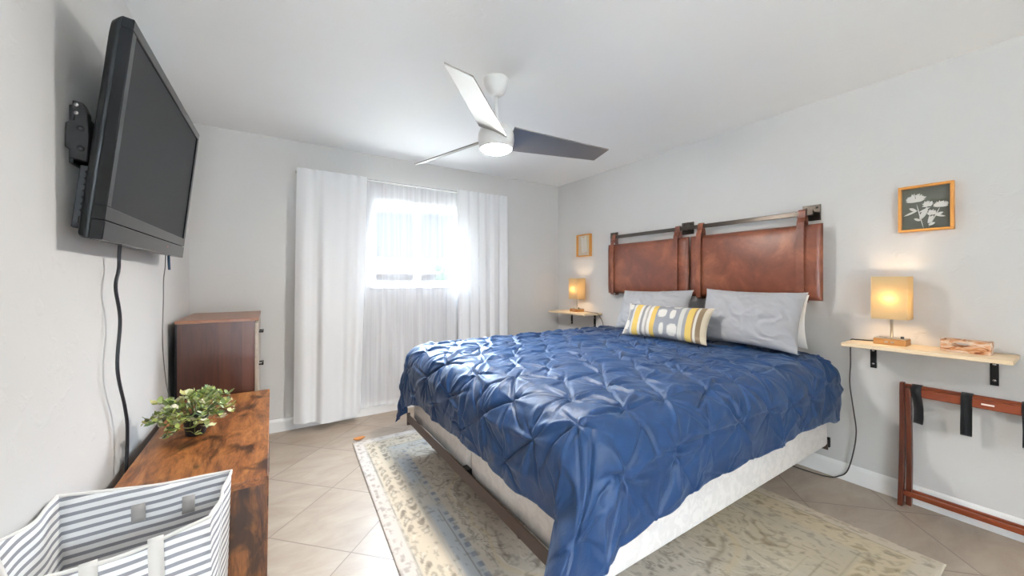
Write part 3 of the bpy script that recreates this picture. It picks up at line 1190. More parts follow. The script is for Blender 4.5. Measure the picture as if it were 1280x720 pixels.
def wall_shelf(y0, y1, label, b0, b1):
    sh = thing('wall_shelf', label, 'shelf', (XR, (y0 + y1) / 2, SHZ - .02), 'bedside wall shelves')
    box(XR - .262, XR - .001, y0, y1, SHZ - .02, SHZ).build('board', M['pine'], sh, bevel=.003)
    for by in (b0, b1):
        m = MB()
        m.box(XR - .006, XR - .0005, by - .014, by + .014, SHZ - .165, SHZ - .02)
        m.box(XR - .17, XR - .006, by - .014, by + .014, SHZ - .026, SHZ - .0205)
        br = m.build('bracket', M['black_metal'], sh, bevel=.0015)
        for zz in (SHZ - .06, SHZ - .14):
            MB().tube([(XR - .006, by, zz), (XR - .010, by, zz)], .0065, 14).build('screw', M['chrome'], br, True)
    return sh


wall_shelf(.192, .795, 'pale wooden wall shelf on black brackets above the luggage rack', .715, .268)
wall_shelf(2.91, 3.52, 'pale wooden wall shelf on black brackets left of the headboard', 3.40, 3.02)


def table_lamp(cx, cy, label):
    lo = thing('table_lamp', label, 'lamp', (cx, cy, SHZ), 'bedside lamps')
    z = SHZ
    bw, bd = .066, .05
    base = box(cx - bd, cx + bd, cy - bw, cy + bw, z + .0005, z + .034).build('base', M['lampwood'], lo, bevel=.003)
    box(cx - bd + .002, cx + bd - .002, cy - bw + .002, cy + bw - .002, z + .034, z + .039).build('top_plate', M['silver'], base, bevel=.0015)
    for yy in (-.012, .012):
        p = box(cx - bd - .0012, cx - bd + .004, cy + yy - .007, cy + yy + .007, z + .013, z + .021).build('charging_port', M['silver'], base)
    for yy in (.03,):
        box(cx - .024, cx - .016, cy + yy - .016, cy + yy + .016, z + .039, z + .0405).build('outlet_slot', M['black_plastic'], base)
    MB().tube([(cx - .015, cy - .045, z + .039), (cx - .015, cy - .045, z + .05)], .007, 14).build('switch_knob', M['black_metal'], base, True)
    MB().tube([(cx, cy, z + .039), (cx, cy, z + .30)], .006, 14).build('stem', M['silver'], lo, True)
    # rectangular fabric shade, open top and bottom
    z0, z1 = z + .145, z + .382
    hw, hd = .074, .062
    m = MB()
    def rr(h_w, h_d, zz):
        r = .006
        out = []
        for sx, sy, a0 in ((1, 1, 0), (-1, 1, 90), (-1, -1, 180), (1, -1, 270)):
            for k in range(4):
                a = math.radians(a0 + 30 * k)
                out.append((cx + sx * (h_d - r) + r * math.cos(a), cy + sy * (h_w - r) + r * math.sin(a), zz))
        return out
    A_ = rr(hw, hd, z0) + rr(hw, hd, z1) + rr(hw - .002, hd - .002, z1) + rr(hw - .002, hd - .002, z0)
    n = 16
    fs = []
    for l in range(4):
        for k in range(n):
            fs.append((l * n + k, l * n + (k + 1) % n, ((l + 1) % 4) * n + (k + 1) % n, ((l + 1) % 4) * n + k))
    m.add(A_, fs)
    shd = m.build('shade', M['shade'], lo)
    t = MB()
    for s in (-1, 1):
        t.tube([(cx, cy, z1 - .02), (cx, cy + s * (hw - .003), z1 - .012)], .0015, 6)
    t.build('shade_spider', M['silver'], shd)
    bl = MB().lathe((cx, cy, z + .20), [(.010, 0), (.012, .02), (.024, .045), (.028, .065), (.022, .085), (.006, .096)], 20).build('bulb', M['bulb'], lo, True)
    bl.visible_shadow = True
    d = bpy.data.lights.new('bulb_light', 'POINT')
    d.energy = LAMP
    d.color = (1.0, .80, .55)
    d.shadow_soft_size = .045
    lg = bpy.data.objects.new('bulb_light', d)
    COL.objects.link(lg)
    lg.parent = lo
    lg.location = (-.036, 0, .262)
    return lo


table_lamp(2.94, .615, 'lit table lamp with linen shade on the shelf above the luggage rack')
table_lamp(2.94, 3.20, 'lit table lamp with linen shade on the shelf left of the headboard')


def cord(name, pts, r, mat, label, n=8, cat='cord'):
    p = spline(pts, n)
    o = MB().tube(p, r, 8).build(name, mat, origin=tuple(p[0]), smooth=True)
    return tag(o, label, cat)


cord('lamp_cord', [(2.992, .66, SHZ + .010), (2.985, .72, SHZ + .004), (2.97, .775, SHZ + .0035), (2.968, .80, SHZ - .003), (2.985, .806, SHZ - .06), (3.02, .815, .74), (3.025, .82, .613), (3.02, .80, .45), (3.015, .787, .33), (3.015, .80, .2), (3.018, .83, .07), (3.01, .87, .022),
                   (2.985, .92, .0045), (2.96, 1.06, .004), (2.965, 1.3, .004)], .0035, M['cord_dark'], 'dark lamp cord running down the right wall to the floor under the bed')
cord('lamp_cord', [(2.975, 3.12, SHZ + .010), (2.975, 3.0, SHZ + .004), (2.97, 2.93, SHZ + .004), (2.965, 2.895, SHZ - .003), (2.985, 2.875, SHZ - .05), (3.005, 2.86, .78), (3.01, 2.84, .6), (3.01, 2.83, .3), (3.0, 2.83, .02)],
     .0035, M['cord_grey'], 'pale lamp cord hanging off the shelf left of the headboard')

# slatted box on the right shelf
sb = thing('napkin_box', 'small whitewashed wooden box with an oval cut-out on the right shelf', 'box', (2.93, .345, SHZ))
bx0, bx1, by0, by1, bz0, bz1 = 2.885, 2.985, .265, .425, SHZ + .0005, SHZ + .060


def slotted(x0, x1):
    """front/back board with an oval hand-hole, faces -X/+X"""
    cy, cz, ry, rz = (by0 + by1) / 2 + .012, (bz0 + bz1) / 2 + .008, .030, .011
    n = 32
    inner = [(cy + ry * math.cos(2 * math.pi * k / n), cz + rz * math.sin(2 * math.pi * k / n)) for k in range(n)]
    outer = []
    for k in range(n):
        a = 2 * math.pi * k / n
        c, s = math.cos(a), math.sin(a)
        ty = ((by1 - cy) if c > 0 else (cy - by0)) / max(abs(c), 1e-6)
        tz = ((bz1 - cz) if s > 0 else (cz - bz0)) / max(abs(s), 1e-6)
        t = min(ty, tz)
        outer.append((cy + t * c, cz + t * s))
    for i, (yy, zz) in enumerate(((by1, bz1), (by0, bz1), (by0, bz0), (by1, bz0))):
        k = min(range(n), key=lambda q: (outer[q][0] - yy) ** 2 + (outer[q][1] - zz) ** 2)
        outer[k] = (yy, zz)
    vs = [(x, *p) for x in (x0, x1) for ring in (inner, outer) for p in ring]
    fs = []
    for k in range(n):
        j = (k + 1) % n
        fs += [(k, j, n + j, n + k), (2 * n + k, 3 * n + k, 3 * n + j, 2 * n + j), (k, 2 * n + k, 2 * n + j, j), (n + k, n + j, 3 * n + j, 3 * n + k)]
    return MB().add(vs, fs)


slotted(bx0, bx0 + .007).build('front_board', M['barkbox'], sb)
slotted(bx1 - .007, bx1).build('back_board', M['barkbox'], sb)
box(bx0 + .007, bx1 - .007, by0, by0 + .007, bz0, bz1).build('end_board', M['barkbox'], sb, bevel=.001)
box(bx0 + .007, bx1 - .007, by1 - .007, by1, bz0, bz1).build('end_board', M['barkbox'], sb, bevel=.001)
box(bx0 + .007, bx1 - .007, by0 + .007, by1 - .007, bz0, bz0 + .006).build('bottom_board', M['barkbox'], sb)


def framed_print(y0, y1, z0, z1, pm, label, art):
    po = thing('framed_print', label, 'picture', (XR, (y0 + y1) / 2, z0), 'small framed botanical prints')
    t, dp = .013, .038
    m = MB()
    m.box(XR - dp, XR - .001, y0, y1, z0, z0 + t).box(XR - dp, XR - .001, y0, y1, z1 - t, z1)
    m.box(XR - dp, XR - .001, y0, y0 + t, z0 + t, z1 - t).box(XR - dp, XR - .001, y1 - t, y1, z0 + t, z1 - t)
    m.build('frame', M['frame_wood'], po, bevel=.0015)
    pr = box(XR - .016, XR - .004, y0 + t, y1 - t, z0 + t, z1 - t).build('print', pm, po)
    a = MB()
    lay = [0]
    X0 = XR - .0165

    def P(u, v):     # u: 0 at the viewer's left (large Y) .. 1, v: 0 bottom .. 1
        return (X0, y1 - t - u * (y1 - y0 - 2 * t), z0 + t + v * (z1 - z0 - 2 * t))

    def blade(p, q, wd_):
        d = Vector((q[0] - p[0], q[1] - p[1]))
        L = d.length
        nrm = Vector((-d.y, d.x)) / L
        outline = []
        for k in range(7):
            s = k / 6
            outline.append((s, math.sin(math.pi * s) ** .7 * wd_))
        up = [P(*(Vector(p) + d * s + nrm * h_)) for s, h_ in outline]
        dn = [P(*(Vector(p) + d * s - nrm * h_)) for s, h_ in outline[1:-1]]
        vs = up + dn[::-1]
        lay[0] += 1
        vs2 = [(X0 - .0006 - .00006 * lay[0], b_, c_) for _, b_, c_ in vs]
        n = len(vs)
        a.add(vs + vs2, [tuple(range(n, 2 * n))] + [(i, (i + 1) % n, n + (i + 1) % n, n + i) for i in range(n)])
    art(blade)
    a.build('flower_drawing', M['ink_white'], pr)
    return po


rnd = random.Random(3)


def art_flowers(blade):
    def stem(p, q):
        blade(p, q, .012)
    def head(cx, cy, rx, ry, n=26):
        for k in range(n):
            a = math.pi * (k / (n - 1)) * 1.16 - .25
            s = rnd.uniform(.55, 1.0)
            blade((cx + rnd.uniform(-.05, .05), cy - ry * .3), (cx + rx * s * math.cos(a), cy + ry * s * math.sin(a)), .018)
    stem((.46, .0), (.31, .62)); stem((.42, .25), (.54, .56)); stem((.56, .02), (.80, .50)); stem((.54, .12), (.60, .36))
    head(.30, .72, .24, .17, 34); head(.55, .57, .13, .12, 22); head(.82, .53, .18, .13, 26); head(.63, .36, .11, .10, 16)
    for p, q, w_ in (((.34, .45), (.04, .34), .02), ((.32, .44), (.16, .52), .035), ((.38, .22), (.55, .50), .055), ((.40, .20), (.26, .26), .03),
                     ((.56, .12), (.66, .30), .05), ((.70, .30), (.90, .26), .02), ((.70, .30), (.86, .36), .03), ((.36, .40), (.60, .50), .02), ((.56, .08), (.70, .13), .03)):
        blade(p, q, w_)


def art_grass(blade):
    blade((.5, .02), (.52, .92), .02)
    for k in range(9):
        v = .12 + k * .085
        blade((.5, v), (.24 - .008 * k + .03 * (k % 2), v + .14), .035)
        blade((.51, v + .03), (.78 - .012 * k, v + .17), .035)


framed_print(.396, .604, 1.53, 1.785, M['print_dark'], 'wooden framed print of white flowers on grey-green above the right lamp', art_flowers)
framed_print(3.065, 3.285, 1.53, 1.785, M['print_pale'], 'small wooden framed pale leaf print above the lamp in the far corner', art_grass)

# ------------------------------------------------------------------ luggage rack
lr = thing('luggage_rack', 'folded mahogany luggage rack with black straps leaning on the right wall', 'luggage rack', (2.98, .28, 0))
LYA, LYB = .585, -.03


def rack_leg(yc, xb, xt, zt, bow, w_=.011, t=.016):
    m = MB()
    vs = []
    n = 12
    for k in range(n + 1):
        s = k / n
        xx = xb + (xt - xb) * s
        yy = yc + bow * math.sin(math.pi * s)
        wk = w_ * (1.0 if s < .94 else .85)
        for a, b in ((-t, -wk), (t, -wk), (t, wk), (-t, wk)):
            vs.append((xx + a, yy + b, zt * s))
    fs = [(i * 4 + q, i * 4 + (q + 1) % 4, (i + 1) * 4 + (q + 1) % 4, (i + 1) * 4 + q) for i in range(n) for q in range(4)]
    fs += [(0, 3, 2, 1), (n * 4, n * 4 + 1, n * 4 + 2, n * 4 + 3)]
    return m.add(vs, fs)


rack_leg(LYA, 2.965, 3.005, .683, -.004).build('leg', M['mahogany'], lr, bevel=.003)
rack_leg(LYB, 2.965, 3.005, .683, .004).build('leg', M['mahogany'], lr, bevel=.003)
rack_leg(LYA - .026, 3.005, 2.985, .665, -.004).build('leg', M['mahogany'], lr, bevel=.003)
rack_leg(LYB + .026, 3.005, 2.985, .665, .004).build('leg', M['mahogany'], lr, bevel=.003)
box(2.974, 2.992, LYB + .036, LYA - .036, .618, .664).build('top_rail', M['mahogany_rail'], lr, bevel=.004)
box(3.002, 3.020, LYB + .009, LYA - .009, .630, .676).build('top_rail', M['mahogany_rail'], lr, bevel=.004)
box(2.958, 2.978, LYB + .011, LYA - .011, .062, .088).build('stretcher', M['mahogany_rail'], lr, bevel=.004)
box(2.998, 3.016, LYB + .036, LYA - .036, .066, .090).build('stretcher', M['mahogany_rail'], lr, bevel=.004)
box(2.9722, 2.974, .262, .303, .638, .646).build('label_plate', M['paper'], lr)
for yc, twist, L in ((.527, .012, .475), (.350, 0.0, .468), (.165, 0.004, .47)):
    m = MB()
    prof = [(3.022, .655), (3.022, .679), (3.004, .681), (2.972, .668), (2.969, .64), (2.969, .60), (2.962, .55), (2.957, .51), (2.959, L + .008), (2.966, L), (2.974, L + .008), (2.977, .51), (2.978, .56), (2.9785, .612)]
    vs = []
    w_ = .019
    for k, (x_, z_) in enumerate(prof):
        tw = twist * math.sin(max(0, .64 - z_) * 14)
        vs += [(x_ - tw, yc - w_ - tw, z_), (x_ + tw, yc + w_ - tw, z_)]
    fs = [(2 * k, 2 * k + 1, 2 * k + 3, 2 * k + 2) for k in range(len(prof) - 1)]
    m.add(vs, fs).build('strap', M['black_web'], lr, True, solid=.0022)

# ------------------------------------------------------------------ ceiling fan
FX, FY = 1.11, 1.90
cf = thing('ceiling_fan', 'white three-blade ceiling fan with a lit round lens', 'ceiling fan', (FX, FY, H))
MB().lathe((FX, FY, H), [(.022, -.100), (.036, -.094), (.054, -.075), (.067, -.045), (.074, -.012), (.075, -.004), (.072, 0)], 44).build('canopy', M['white_gloss'], cf, True)
MB().lathe((FX, FY, H), [(.0135, -.30), (.0135, -.09)], 20).build('downrod', M['white_gloss'], cf, True)
MB().lathe((FX, FY, H), [(.020, -.101), (.026, -.096), (.026, -.085)], 24).build('rod_collar', M['white_gloss'], cf, True)
MB().lathe((FX, FY, 2.03), [(.092, 0), (.101, .02), (.106, .05), (.104, .085), (.092, .115), (.060, .132), (.024, .138), (.020, .16)], 48).build('motor_housing', M['white_gloss'], cf, True)
MB().lathe((FX, FY, 2.03), [(.02, -.022), (.06, -.018), (.083, -.008), (.091, .001)], 48).build('light_lens', M['lens'], cf, True)
for k, az in enumerate((-11.5, 107.5, 227.5)):
    a = math.radians(az)
    rad, side = Vector((math.cos(a), math.sin(a), 0)), Vector((math.sin(a), -math.cos(a), 0))   # side: clockwise
    n = 14
    tp, bt = [], []
    for i in range(n + 1):
        s = i / n
        r = .085 + s * .672
        half0, half1 = .090 - .024 * s, .090 - .042 * s
        pitch = math.radians(25 - 4 * s)
        zc = 2.098 - .010 * s
        # leading edge higher on the anticlockwise side; raked tip
        for e, hw_ in ((-1, half0), (1, half1)):
            rr_ = r - (.042 * s if e < 0 else 0)
            p = Vector((FX, FY, zc)) + rad * rr_ + side * (e * hw_ * math.cos(pitch)) + Vector((0, 0, 1)) * (-e * hw_ * math.sin(pitch)) * -1
            bt.append(p)
            tp.append(p + Vector((0, 0, .007)))
    vs = bt + tp
    o_ = len(bt)
    fs = []
    for i in range(n):
        fs.append((2 * i, 2 * i + 2, 2 * i + 3, 2 * i + 1))
        fs.append((o_ + 2 * i, o_ + 2 * i + 1, o_ + 2 * i + 3, o_ + 2 * i + 2))
        fs.append((2 * i, o_ + 2 * i, o_ + 2 * i + 2, 2 * i + 2))
        fs.append((2 * i + 1, 2 * i + 3, o_ + 2 * i + 3, o_ + 2 * i + 1))
    fs.append((0, 1, o_ + 1, o_))
    fs.append((2 * n, o_ + 2 * n, o_ + 2 * n + 1, 2 * n + 1))
    MB().add(vs, fs).build('blade', M['blade'], cf)

# ------------------------------------------------------------------ television
tv = bpy.data.objects.new('television', None)
COL.objects.link(tv)
tag(tv, 'black flat-screen television mounted high on the left wall', 'television')
tv.location = (-.437, 1.635, 1.383)
tv.rotation_euler = Euler((0, math.radians(6.0), math.radians(-1.0)), 'XYZ')
WORLD[tv.name] = Matrix.Translation(tv.location) @ tv.rotation_euler.to_matrix().to_4x4()
TW, TH = 1.10, .702
TM = WORLD[tv.name]


def tvbox(*a):
    return MB().box(*a, mtx=TM)


fr = MB()
# bezel: frame with chamfered front outer edge
t = .036
for (y0, y1, z0, z1) in ((0, TW, TH - t, TH), (0, t, .105, TH - t), (TW - t, TW, .105, TH - t), (0, TW, .062, .105)):
    fr.box(-.03, 0, y0, y1, z0, z1, mtx=TM)
fr.build('bezel', M['black_gloss'], tv, bevel=.003)
tvbox(-.03, .001, 0, TW, 0, .060).build('lower_panel', M['black_gloss'], tv, bevel=.004)
tvbox(-.03, -.006, t, TW - t, .105, TH - t).build('screen', M['screen'], tv)
# back shell with rounded corners
def shell_ring(x, ins, r):
    out = []
    for cy, cz, a0 in ((TW - ins - r, TH - ins - r, 0), (ins + r, TH - ins - r, 90), (ins + r, ins * .3 + r * .3, 180), (TW - ins - r, ins * .3 + r * .3, 270)):
        for k in range(7):
            a = math.radians(a0 + 15 * k)
            rz = r if a0 < 180 else r * .3
            out.append(TM @ Vector((x, cy + r * math.cos(a), cz + rz * math.sin(a))))
    return out
R_ = [shell_ring(-.03, .0, .006), shell_ring(-.04, .002, .02), shell_ring(-.052, .006, .035), shell_ring(-.058, .02, .04)]
nn = len(R_[0])
m = MB().add([p for q in R_ for p in q], [(i * nn + k, i * nn + (k + 1) % nn, (i + 1) * nn + (k + 1) % nn, (i + 1) * nn + k) for i in range(3) for k in range(nn)] + [tuple(range(nn)), tuple(3 * nn + k for k in range(nn))])
m.build('back_shell', M['black_plastic'], tv, True)
cp = tvbox(-.084, -.056, .045, .5, .03, .225).build('control_panel', M['grey_plastic'], tv, bevel=.004)
m = None
for k in range(7):
    z_ = .205 - k * .020
    MB().tube([TM @ Vector((-.066, .045, z_)), TM @ Vector((-.066, .0425, z_))], .0042, 12).build('button', M['black_plastic'], cp, True)
tvbox(-.070, -.062, .0435, .05, .045, .066).build('port', M['black_gloss'], cp)
tvbox(-.0005, .0015, .74, .765, .034, .040).build('brand_mark', M['red_led'], tv)

mt = thing('television_mount', 'black articulated wall bracket holding the television', 'wall mount', (XL, 1.75, 1.72))
box(XL, XL + .010, 1.70, 1.90, 1.62, 1.80).build('wall_plate', M['black_metal'], mt, bevel=.002)
box(XL + .012, XL + .05, 1.85, 1.885, 1.625, 1.80).build('tilt_bracket', M['black_metal'], mt, bevel=.006)
arm = MB().prism([(XL + .012, 1.63), (XL + .048, 1.622), (XL + .052, 1.70), (XL + .050, 1.77), (XL + .040, 1.80), (XL + .018, 1.805), (XL + .016, 1.775), (XL + .022, 1.77), (XL + .022, 1.745), (XL + .004, 1.735), (XL + .002, 1.66), (XL + .012, 1.655)], 'Y', 1.665, 1.695).build('tilt_bracket', M['black_metal'], mt, bevel=.003)
for z_ in (1.79, 1.765):
    MB().tube([(XL + .028, 1.667, z_), (XL + .028, 1.659, z_)], .006, 12).build('bolt', M['chrome'], arm, True)
for z_ in (1.72, 1.66):
    MB().tube([(XL + .036, 1.667, z_), (XL + .036, 1.658, z_)], .008, 14).build('knob', M['black_plastic'], arm, True)

cord('power_cord', [(-.475, 1.96, 1.41), (-.482, 1.975, 1.36), (-.486, 1.985, 1.30), (-.487, 1.957, 1.231), (-.487, 2.005, 1.107), (-.487, 1.975, .93), (-.487, 2.06, .76), (-.487, 2.09, .66), (-.488, 2.08, .5), (-.49, 2.05, .3), (-.49, 2.0, .1)],
     .0056, M['cord_black'], 'thick black cord dropping from the television behind the bench')
ac = thing('antenna_cord', 'thin grey cord with blue plug hanging below the television', 'cord', (-.49, 2.72, 1.35))
p_ = spline([(-.474, 2.665, 1.42), (-.48, 2.68, 1.33), (-.49, 2.70, 1.26), (-.497, 2.735, 1.15), (-.50, 2.735, .913), (-.50, 2.82, .675), (-.495, 2.92, .55)])
MB().tube(p_, .0025, 8).build('wire', M['cord_grey'], ac, True)
MB().tube([(-.468, 2.685, 1.40), (-.466, 2.695, 1.315)], .006, 10).build('plug', M['blue_plug'], ac, True)

# ------------------------------------------------------------------ bench and chest
tb = thing('media_bench', 'low rustic brown wooden bench along the left wall holding the plant', 'bench', (-.24, 2.29, 0))
BNX0, BNX1, BNY0, BNY1, BNZ = -.462, -.012, 1.64, 2.945, .54
box(BNX0, BNX1, BNY0, BNY1, BNZ - .026, BNZ).build('top', M['rustic_top'], tb, bevel=.002)
for y0, y1 in ((BNY0 + .004, BNY0 + .026), (BNY1 - .026, BNY1 - .004)):
    box(BNX0, BNX1 - .003, y0, y1, 0, BNZ - .0265).build('end_panel', M['rustic_side'], tb, bevel=.0015)
box(BNX0 + .02, BNX1 - .004, BNY0 + .0265, BNY1 - .0265, .06, .082).build('bottom_shelf', M['rustic_top'], tb)
box(BNX0 + .02, BNX1 - .02, 2.28, 2.302, .0825, BNZ - .0265).build('divider', M['rustic_side'], tb)
box(BNX0 + .004, BNX0 + .016, BNY0 + .0265, BNY1 - .0265, .0, BNZ - .0265).build('back_panel', M['rustic_side'], tb)

cd = thing('chest_of_drawers', 'dark walnut chest of drawers in the far left corner', 'chest of drawers', (-.28, 3.29, 0))
CX0, CX1, CY0, CY1, CZ = -.492, -.078, 2.975, 3.615, 1.012
box(CX0 - .0, CX1 + .004, CY0 - .004, CY1 + .004, CZ - .020, CZ).build('top', M['walnut_top'], cd, bevel=.002)
for y0, y1 in ((CY0, CY0 + .02), (CY1 - .02, CY1)):
    box(CX0 + .012, CX1 - .018, y0, y1, 0, CZ - .0205).build('side_panel', M['walnut'], cd)
box(CX0, CX0 + .011, CY0 + .003, CY1 - .003, .05, CZ - .0205).build('back_panel', M['black_plastic'], cd)
box(CX0 + .012, CX1 - .03, CY0 + .0205, CY1 - .0205, .03, .05).build('plinth', M['walnut'], cd)
for k in range(4):
    z0 = .065 + k * .2295
    dr = box(CX1 - .017, CX1, CY0 + .004, CY1 - .004, z0, z0 + .222).build('drawer', M['walnut_front'], cd, bevel=.002)
    zc = z0 + .14
    hm = MB()
    hm.tube([(CX1 + .022, CY0 + .20, zc), (CX1 + .022, CY0 + .34, zc)], .0055, 10)
    for yy in (CY0 + .215, CY0 + .325):
        hm.tube([(CX1, yy, zc), (CX1 + .022, yy, zc)], .0055, 10)
    hm.build('handle', M['black_metal'], dr, True)

# ------------------------------------------------------------------ potted plant
pp = thing('potted_plant', 'small leafy artificial plant in a black pot on the bench', 'plant', (-.30, 2.27, BNZ))
PX, PY = -.30, 2.27
MB().lathe((PX, PY, BNZ), [(.034, .0005), (.037, .004), (.046, .075), (.049, .080), (.049, .086), (.044, .086), (.043, .078)], 30).build('pot', M['pot'], pp, True)
MB().lathe((PX, PY, BNZ), [(.042, .070), (.03, .076), (.01, .078)], 20).build('soil', M['soil'], pp, True)
lf, st_ = MB(), MB()
lcols = []
rp = random.Random(11)


def leaf(base, d, L, w_, col):
    d = d.normalized()
    s = d.cross(Vector((0, 0, 1)))
    if s.length < .1:
        s = Vector((1, 0, 0))
    s.normalize()
    s = (Matrix.Rotation(rp.uniform(-.6, .6), 3, d) @ s)
    u = s.cross(d)
    rows = [(0, .12), (.25, .8), (.5, 1.0), (.75, .8), (1.0, .08)]
    vs = []
    for t_, k in rows:
        c = base + d * L * t_ - u * (L * .28 * t_ * t_) * -1 * rp.choice((1, 1, -.2))
        vs += [c - s * w_ * k + u * w_ * .25 * k, c, c + s * w_ * k + u * w_ * .25 * k]
    fs = [(3 * i + j, 3 * i + j + 1, 3 * i + j + 4, 3 * i + j + 3) for i in range(4) for j in range(2)]
    lf.add(vs, fs)
    lcols.extend([lin(col)] * len(vs))


greens = ['9AA856', 'B2BC6A', '83934F', 'C6CC8E', '6E8458', 'A2AE84', 'D2D2A8', '8A9A62', 'B0A868', 'DAD4BE']
for k in range(56):
    az = rp.uniform(0, 6.283)
    el = rp.uniform(.0, 1.35) if k % 5 else rp.uniform(-.5, .2)
    d = Vector((math.cos(az) * math.cos(el), math.sin(az) * math.cos(el), math.sin(el)))
    L = rp.uniform(.080, .135) * (1.0 if el > 0 else .75)
    b0 = Vector((PX, PY, BNZ + .084)) + Vector((d.x, d.y, 0)) * .030
    P = [b0 + d * L * t + Vector((0, 0, .03 * math.sin(t * 2.6) - .022 * t * t)) for t in (0, .25, .5, .75, 1.0)]
    st_.tube(P, .0014, 5)
    for j in range(2, 5):
        p = P[j]
        for q in range(3 if j < 4 else 4):
            a2 = rp.uniform(0, 6.283)
            dd = d * .5 + Vector((math.cos(a2), math.sin(a2), rp.uniform(-.2, .7)))
            leaf(p, dd, rp.uniform(.024, .040), rp.uniform(.008, .0125), rp.choice(greens))
o = lf.build('foliage', M['leaf'], pp, True)
set_vcol(o.data, lcols)
st_.build('stems', plain('green_stem', '5E6E3A', 0.6), pp, True)

# ------------------------------------------------------------------ striped laundry hamper
hm = thing('laundry_hamper', 'grey and white striped fabric hamper standing in front of the bench', 'hamper', (-.31, 1.46, 0))


def hamper():
    # rim corners: far-left, far-right, near-right, near-left (seen from above)
    top = [Vector((-.508, 1.575, .652)), Vector((-.118, 1.612, .600)), Vector((-.148, 1.352, .590)), Vector((-.512, 1.285, .69))]
    bot = [Vector((-.490, 1.600, .004)), Vector((-.135, 1.610, .004)), Vector((-.135, 1.335, .004)), Vector((-.490, 1.330, .004))]
    n = 16
    def ring(C, ins, sagz=0.0, wob=0.0, ph=0):
        cen = sum(C, Vector()) / 4
        out = []
        for i in range(4):
            a, b = C[i], C[(i + 1) % 4]
            for k in range(n):
                s = k / n
                p = a.lerp(b, s)
                e = math.sin(math.pi * s)
                inward = (cen - p)
                inward.z = 0
                inward.normalize()
                p = p + inward * (ins + wob * e * math.sin(s * 9 + i * 2 + ph)) - Vector((0, 0, sagz * e * (1.0 if i in (2, 3) else .4)))
                if i == 2:
                    p.z -= .10 * (s - s ** 40) * min(1, max(0, (p.z - .25) / .35))
                out.append(p)
        return out
    rows = []
    H_ = 22
    for r in range(H_ + 1):
        s = r / H_
        C = [bot[i].lerp(top[i], s) for i in range(4)]
        rows.append(ring(C, 0.0, .022 * max(0, s - .6) / .4, .005 * s, s * 3))
    inner = []
    for r in range(H_, -1, -1):
        s = r / H_
        C = [bot[i].lerp(top[i], s) + Vector((0, 0, .006 * (1 - s))) for i in range(4)]
        inner.append(ring(C, .005, .022 * max(0, s - .6) / .4, .005 * s, s * 3))
    allr = rows + inner
    m = 4 * n
    vs = [p for q in allr for p in q]
    fs = [(i * m + k, i * m + (k + 1) % m, (i + 1) * m + (k + 1) % m, (i + 1) * m + k) for i in range(len(allr) - 1) for k in range(m)]
    fs += [tuple(range(m))[::-1], tuple((len(allr) - 1) * m + k for k in range(m))]
    MB().add(vs, fs).build('body', M['striped'], hm, True)
    rim = rows[-1]
    MB().tube(rim + [rim[0]], .0048, 8, False).build('rim_binding', M['canvas'], hm, True)
    # handles: straps sewn on the near face, standing a little above the rim
    def face_pt(i, s, z):
        t_ = z / .62
        a = bot[i].lerp(top[i], t_)
        b = bot[(i + 1) % 4].lerp(top[(i + 1) % 4], t_)
        return a.lerp(b, s)
    for (i, spots, nrm, mm) in ((2, (.30, .62), Vector((0, -1, 0)), M['canvas']), (0, (.42, .72), Vector((0, -1, 0)), M['grey_strap'])):
        for s in spots:
            q = MB()
            vs, w_ = [], .016
            zt = rows[-1][i * n + int(s * n)].z
            off = .008 if i == 2 else .012
            d = (top[(i + 1) % 4] - top[i]).normalized()
            d.z = 0
            zs = ((.012, .55), (.0, .8), (-.03, 1), (-.08, 1), (-.16, 1.0)) if i == 2 else ((-.05, 1), (-.07, 1), (-.09, 1), (-.105, 1))
            for dz, k in zs:
                p = face_pt(i, s, zt + dz)
                p = Vector((p.x, p.y, zt + dz)) + nrm * (off * k)
                vs += [p - d * w_, p + d * w_]
            q.add(vs, [(2 * k, 2 * k + 1, 2 * k + 3, 2 * k + 2) for k in range(len(zs) - 1)])
            q.build('handle' if i == 2 else 'handle_patch', mm, hm, True, solid=.003)


hamper()

# ------------------------------------------------------------------ curtains
cr_ = thing('curtain_rod', 'thin white curtain rod across the top of the window', 'curtain rod', (1.2, YB - .06, 2.17))
MB().tube([(.165, YB - .080, 2.170), (2.215, YB - .080, 2.170)], .007, 12).build('rod', M['white_gloss'], cr_, True)
for xx in (.172, 1.2, 2.208):
    MB().tube([(xx, YB - .080, 2.170), (xx, YB - .0005, 2.170)], .006, 10).build('rod_bracket', M['white_gloss'], cr_, True)


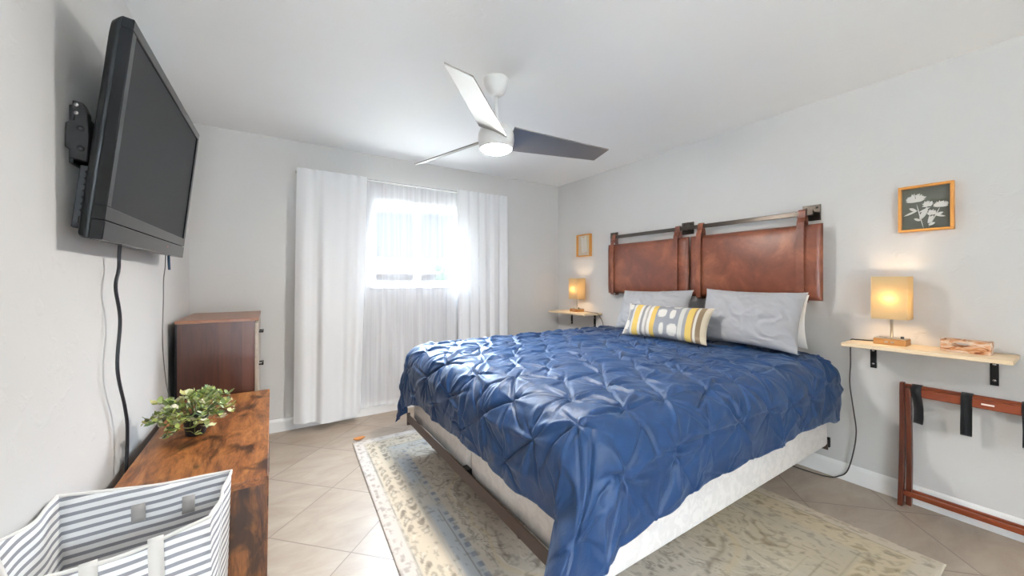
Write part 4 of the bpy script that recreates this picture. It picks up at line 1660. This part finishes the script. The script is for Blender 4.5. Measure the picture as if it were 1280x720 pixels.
def curtain(name, x0t, x1t, x0b, x1b, zt, zb, mat, folds, amp, label, seed, y=YB - .065, gather=1.0, flare=0.0):
    nu, nv = max(60, int(folds * 14)), 40
    rc = np.random.RandomState(seed)
    ph = rc.rand(8) * 6.28
    P = []
    for i in range(nu):
        u = i / (nu - 1)
        row = []
        for j in range(nv):
            v = j / (nv - 1)                     # 0 top
            xt = x0t + (x1t - x0t) * u
            xb = x0b + (x1b - x0b) * u
            x = xt + (xb - xt) * v
            w1 = math.sin(u * folds * 6.283 + ph[0] + .9 * math.sin(u * 7 + ph[1]) + .5 * math.sin(v * 2.2 + u * 5))
            w2 = math.sin(u * folds * 2.3 * 6.283 + ph[2] + 1.3 * math.sin(u * 11 + ph[3]))
            k = .35 + .65 * min(1, v * 3)
            yy = y + (amp * w1 + amp * .22 * w2) * k - flare * v * (0.5 + 0.5 * math.sin(u * 5 + ph[4]))
            if v < .02:
                yy = y + (amp * .3) * w2
            x += .35 * amp * math.sin(u * folds * 6.283 + ph[0] + 1.2) * k
            zbot = zb(u) if callable(zb) else zb
            z = zt(u) + (zbot - zt(u)) * v
            row.append((x, min(yy, YB - .017), z))
        P.append(row)
    o = MB().grid(P, nu, nv).build(name, mat, origin=((x0t + x1t) / 2, y, 2.19), smooth=True)
    return tag(o, label, 'curtain', 'white window curtains')


curtain('curtain', .175, .72, .155, .66, lambda u: 2.190, lambda u: .066 + .016 * math.sin(u * 6 + 1) - .03 * max(0, u - .6), M['curtain'], 2.6, .022, 'dense white curtain hanging at the left end of the window', 3, YB - .115, flare=.05)
curtain('curtain', .68, 1.66, .60, 1.66, lambda u: 2.192, lambda u: .075 + .01 * math.sin(u * 9), M['sheer'], 7, .010, 'sheer white curtain drawn across the middle of the window', 5, YB - .045, flare=0)
curtain('curtain', 1.60, 2.21, 1.62, 2.215, lambda u: 2.195, lambda u: .08, M['curtain2'] if 'curtain2' in M else M['curtain'], 5, .016, 'gathered white curtain at the right end of the window', 9, YB - .115)
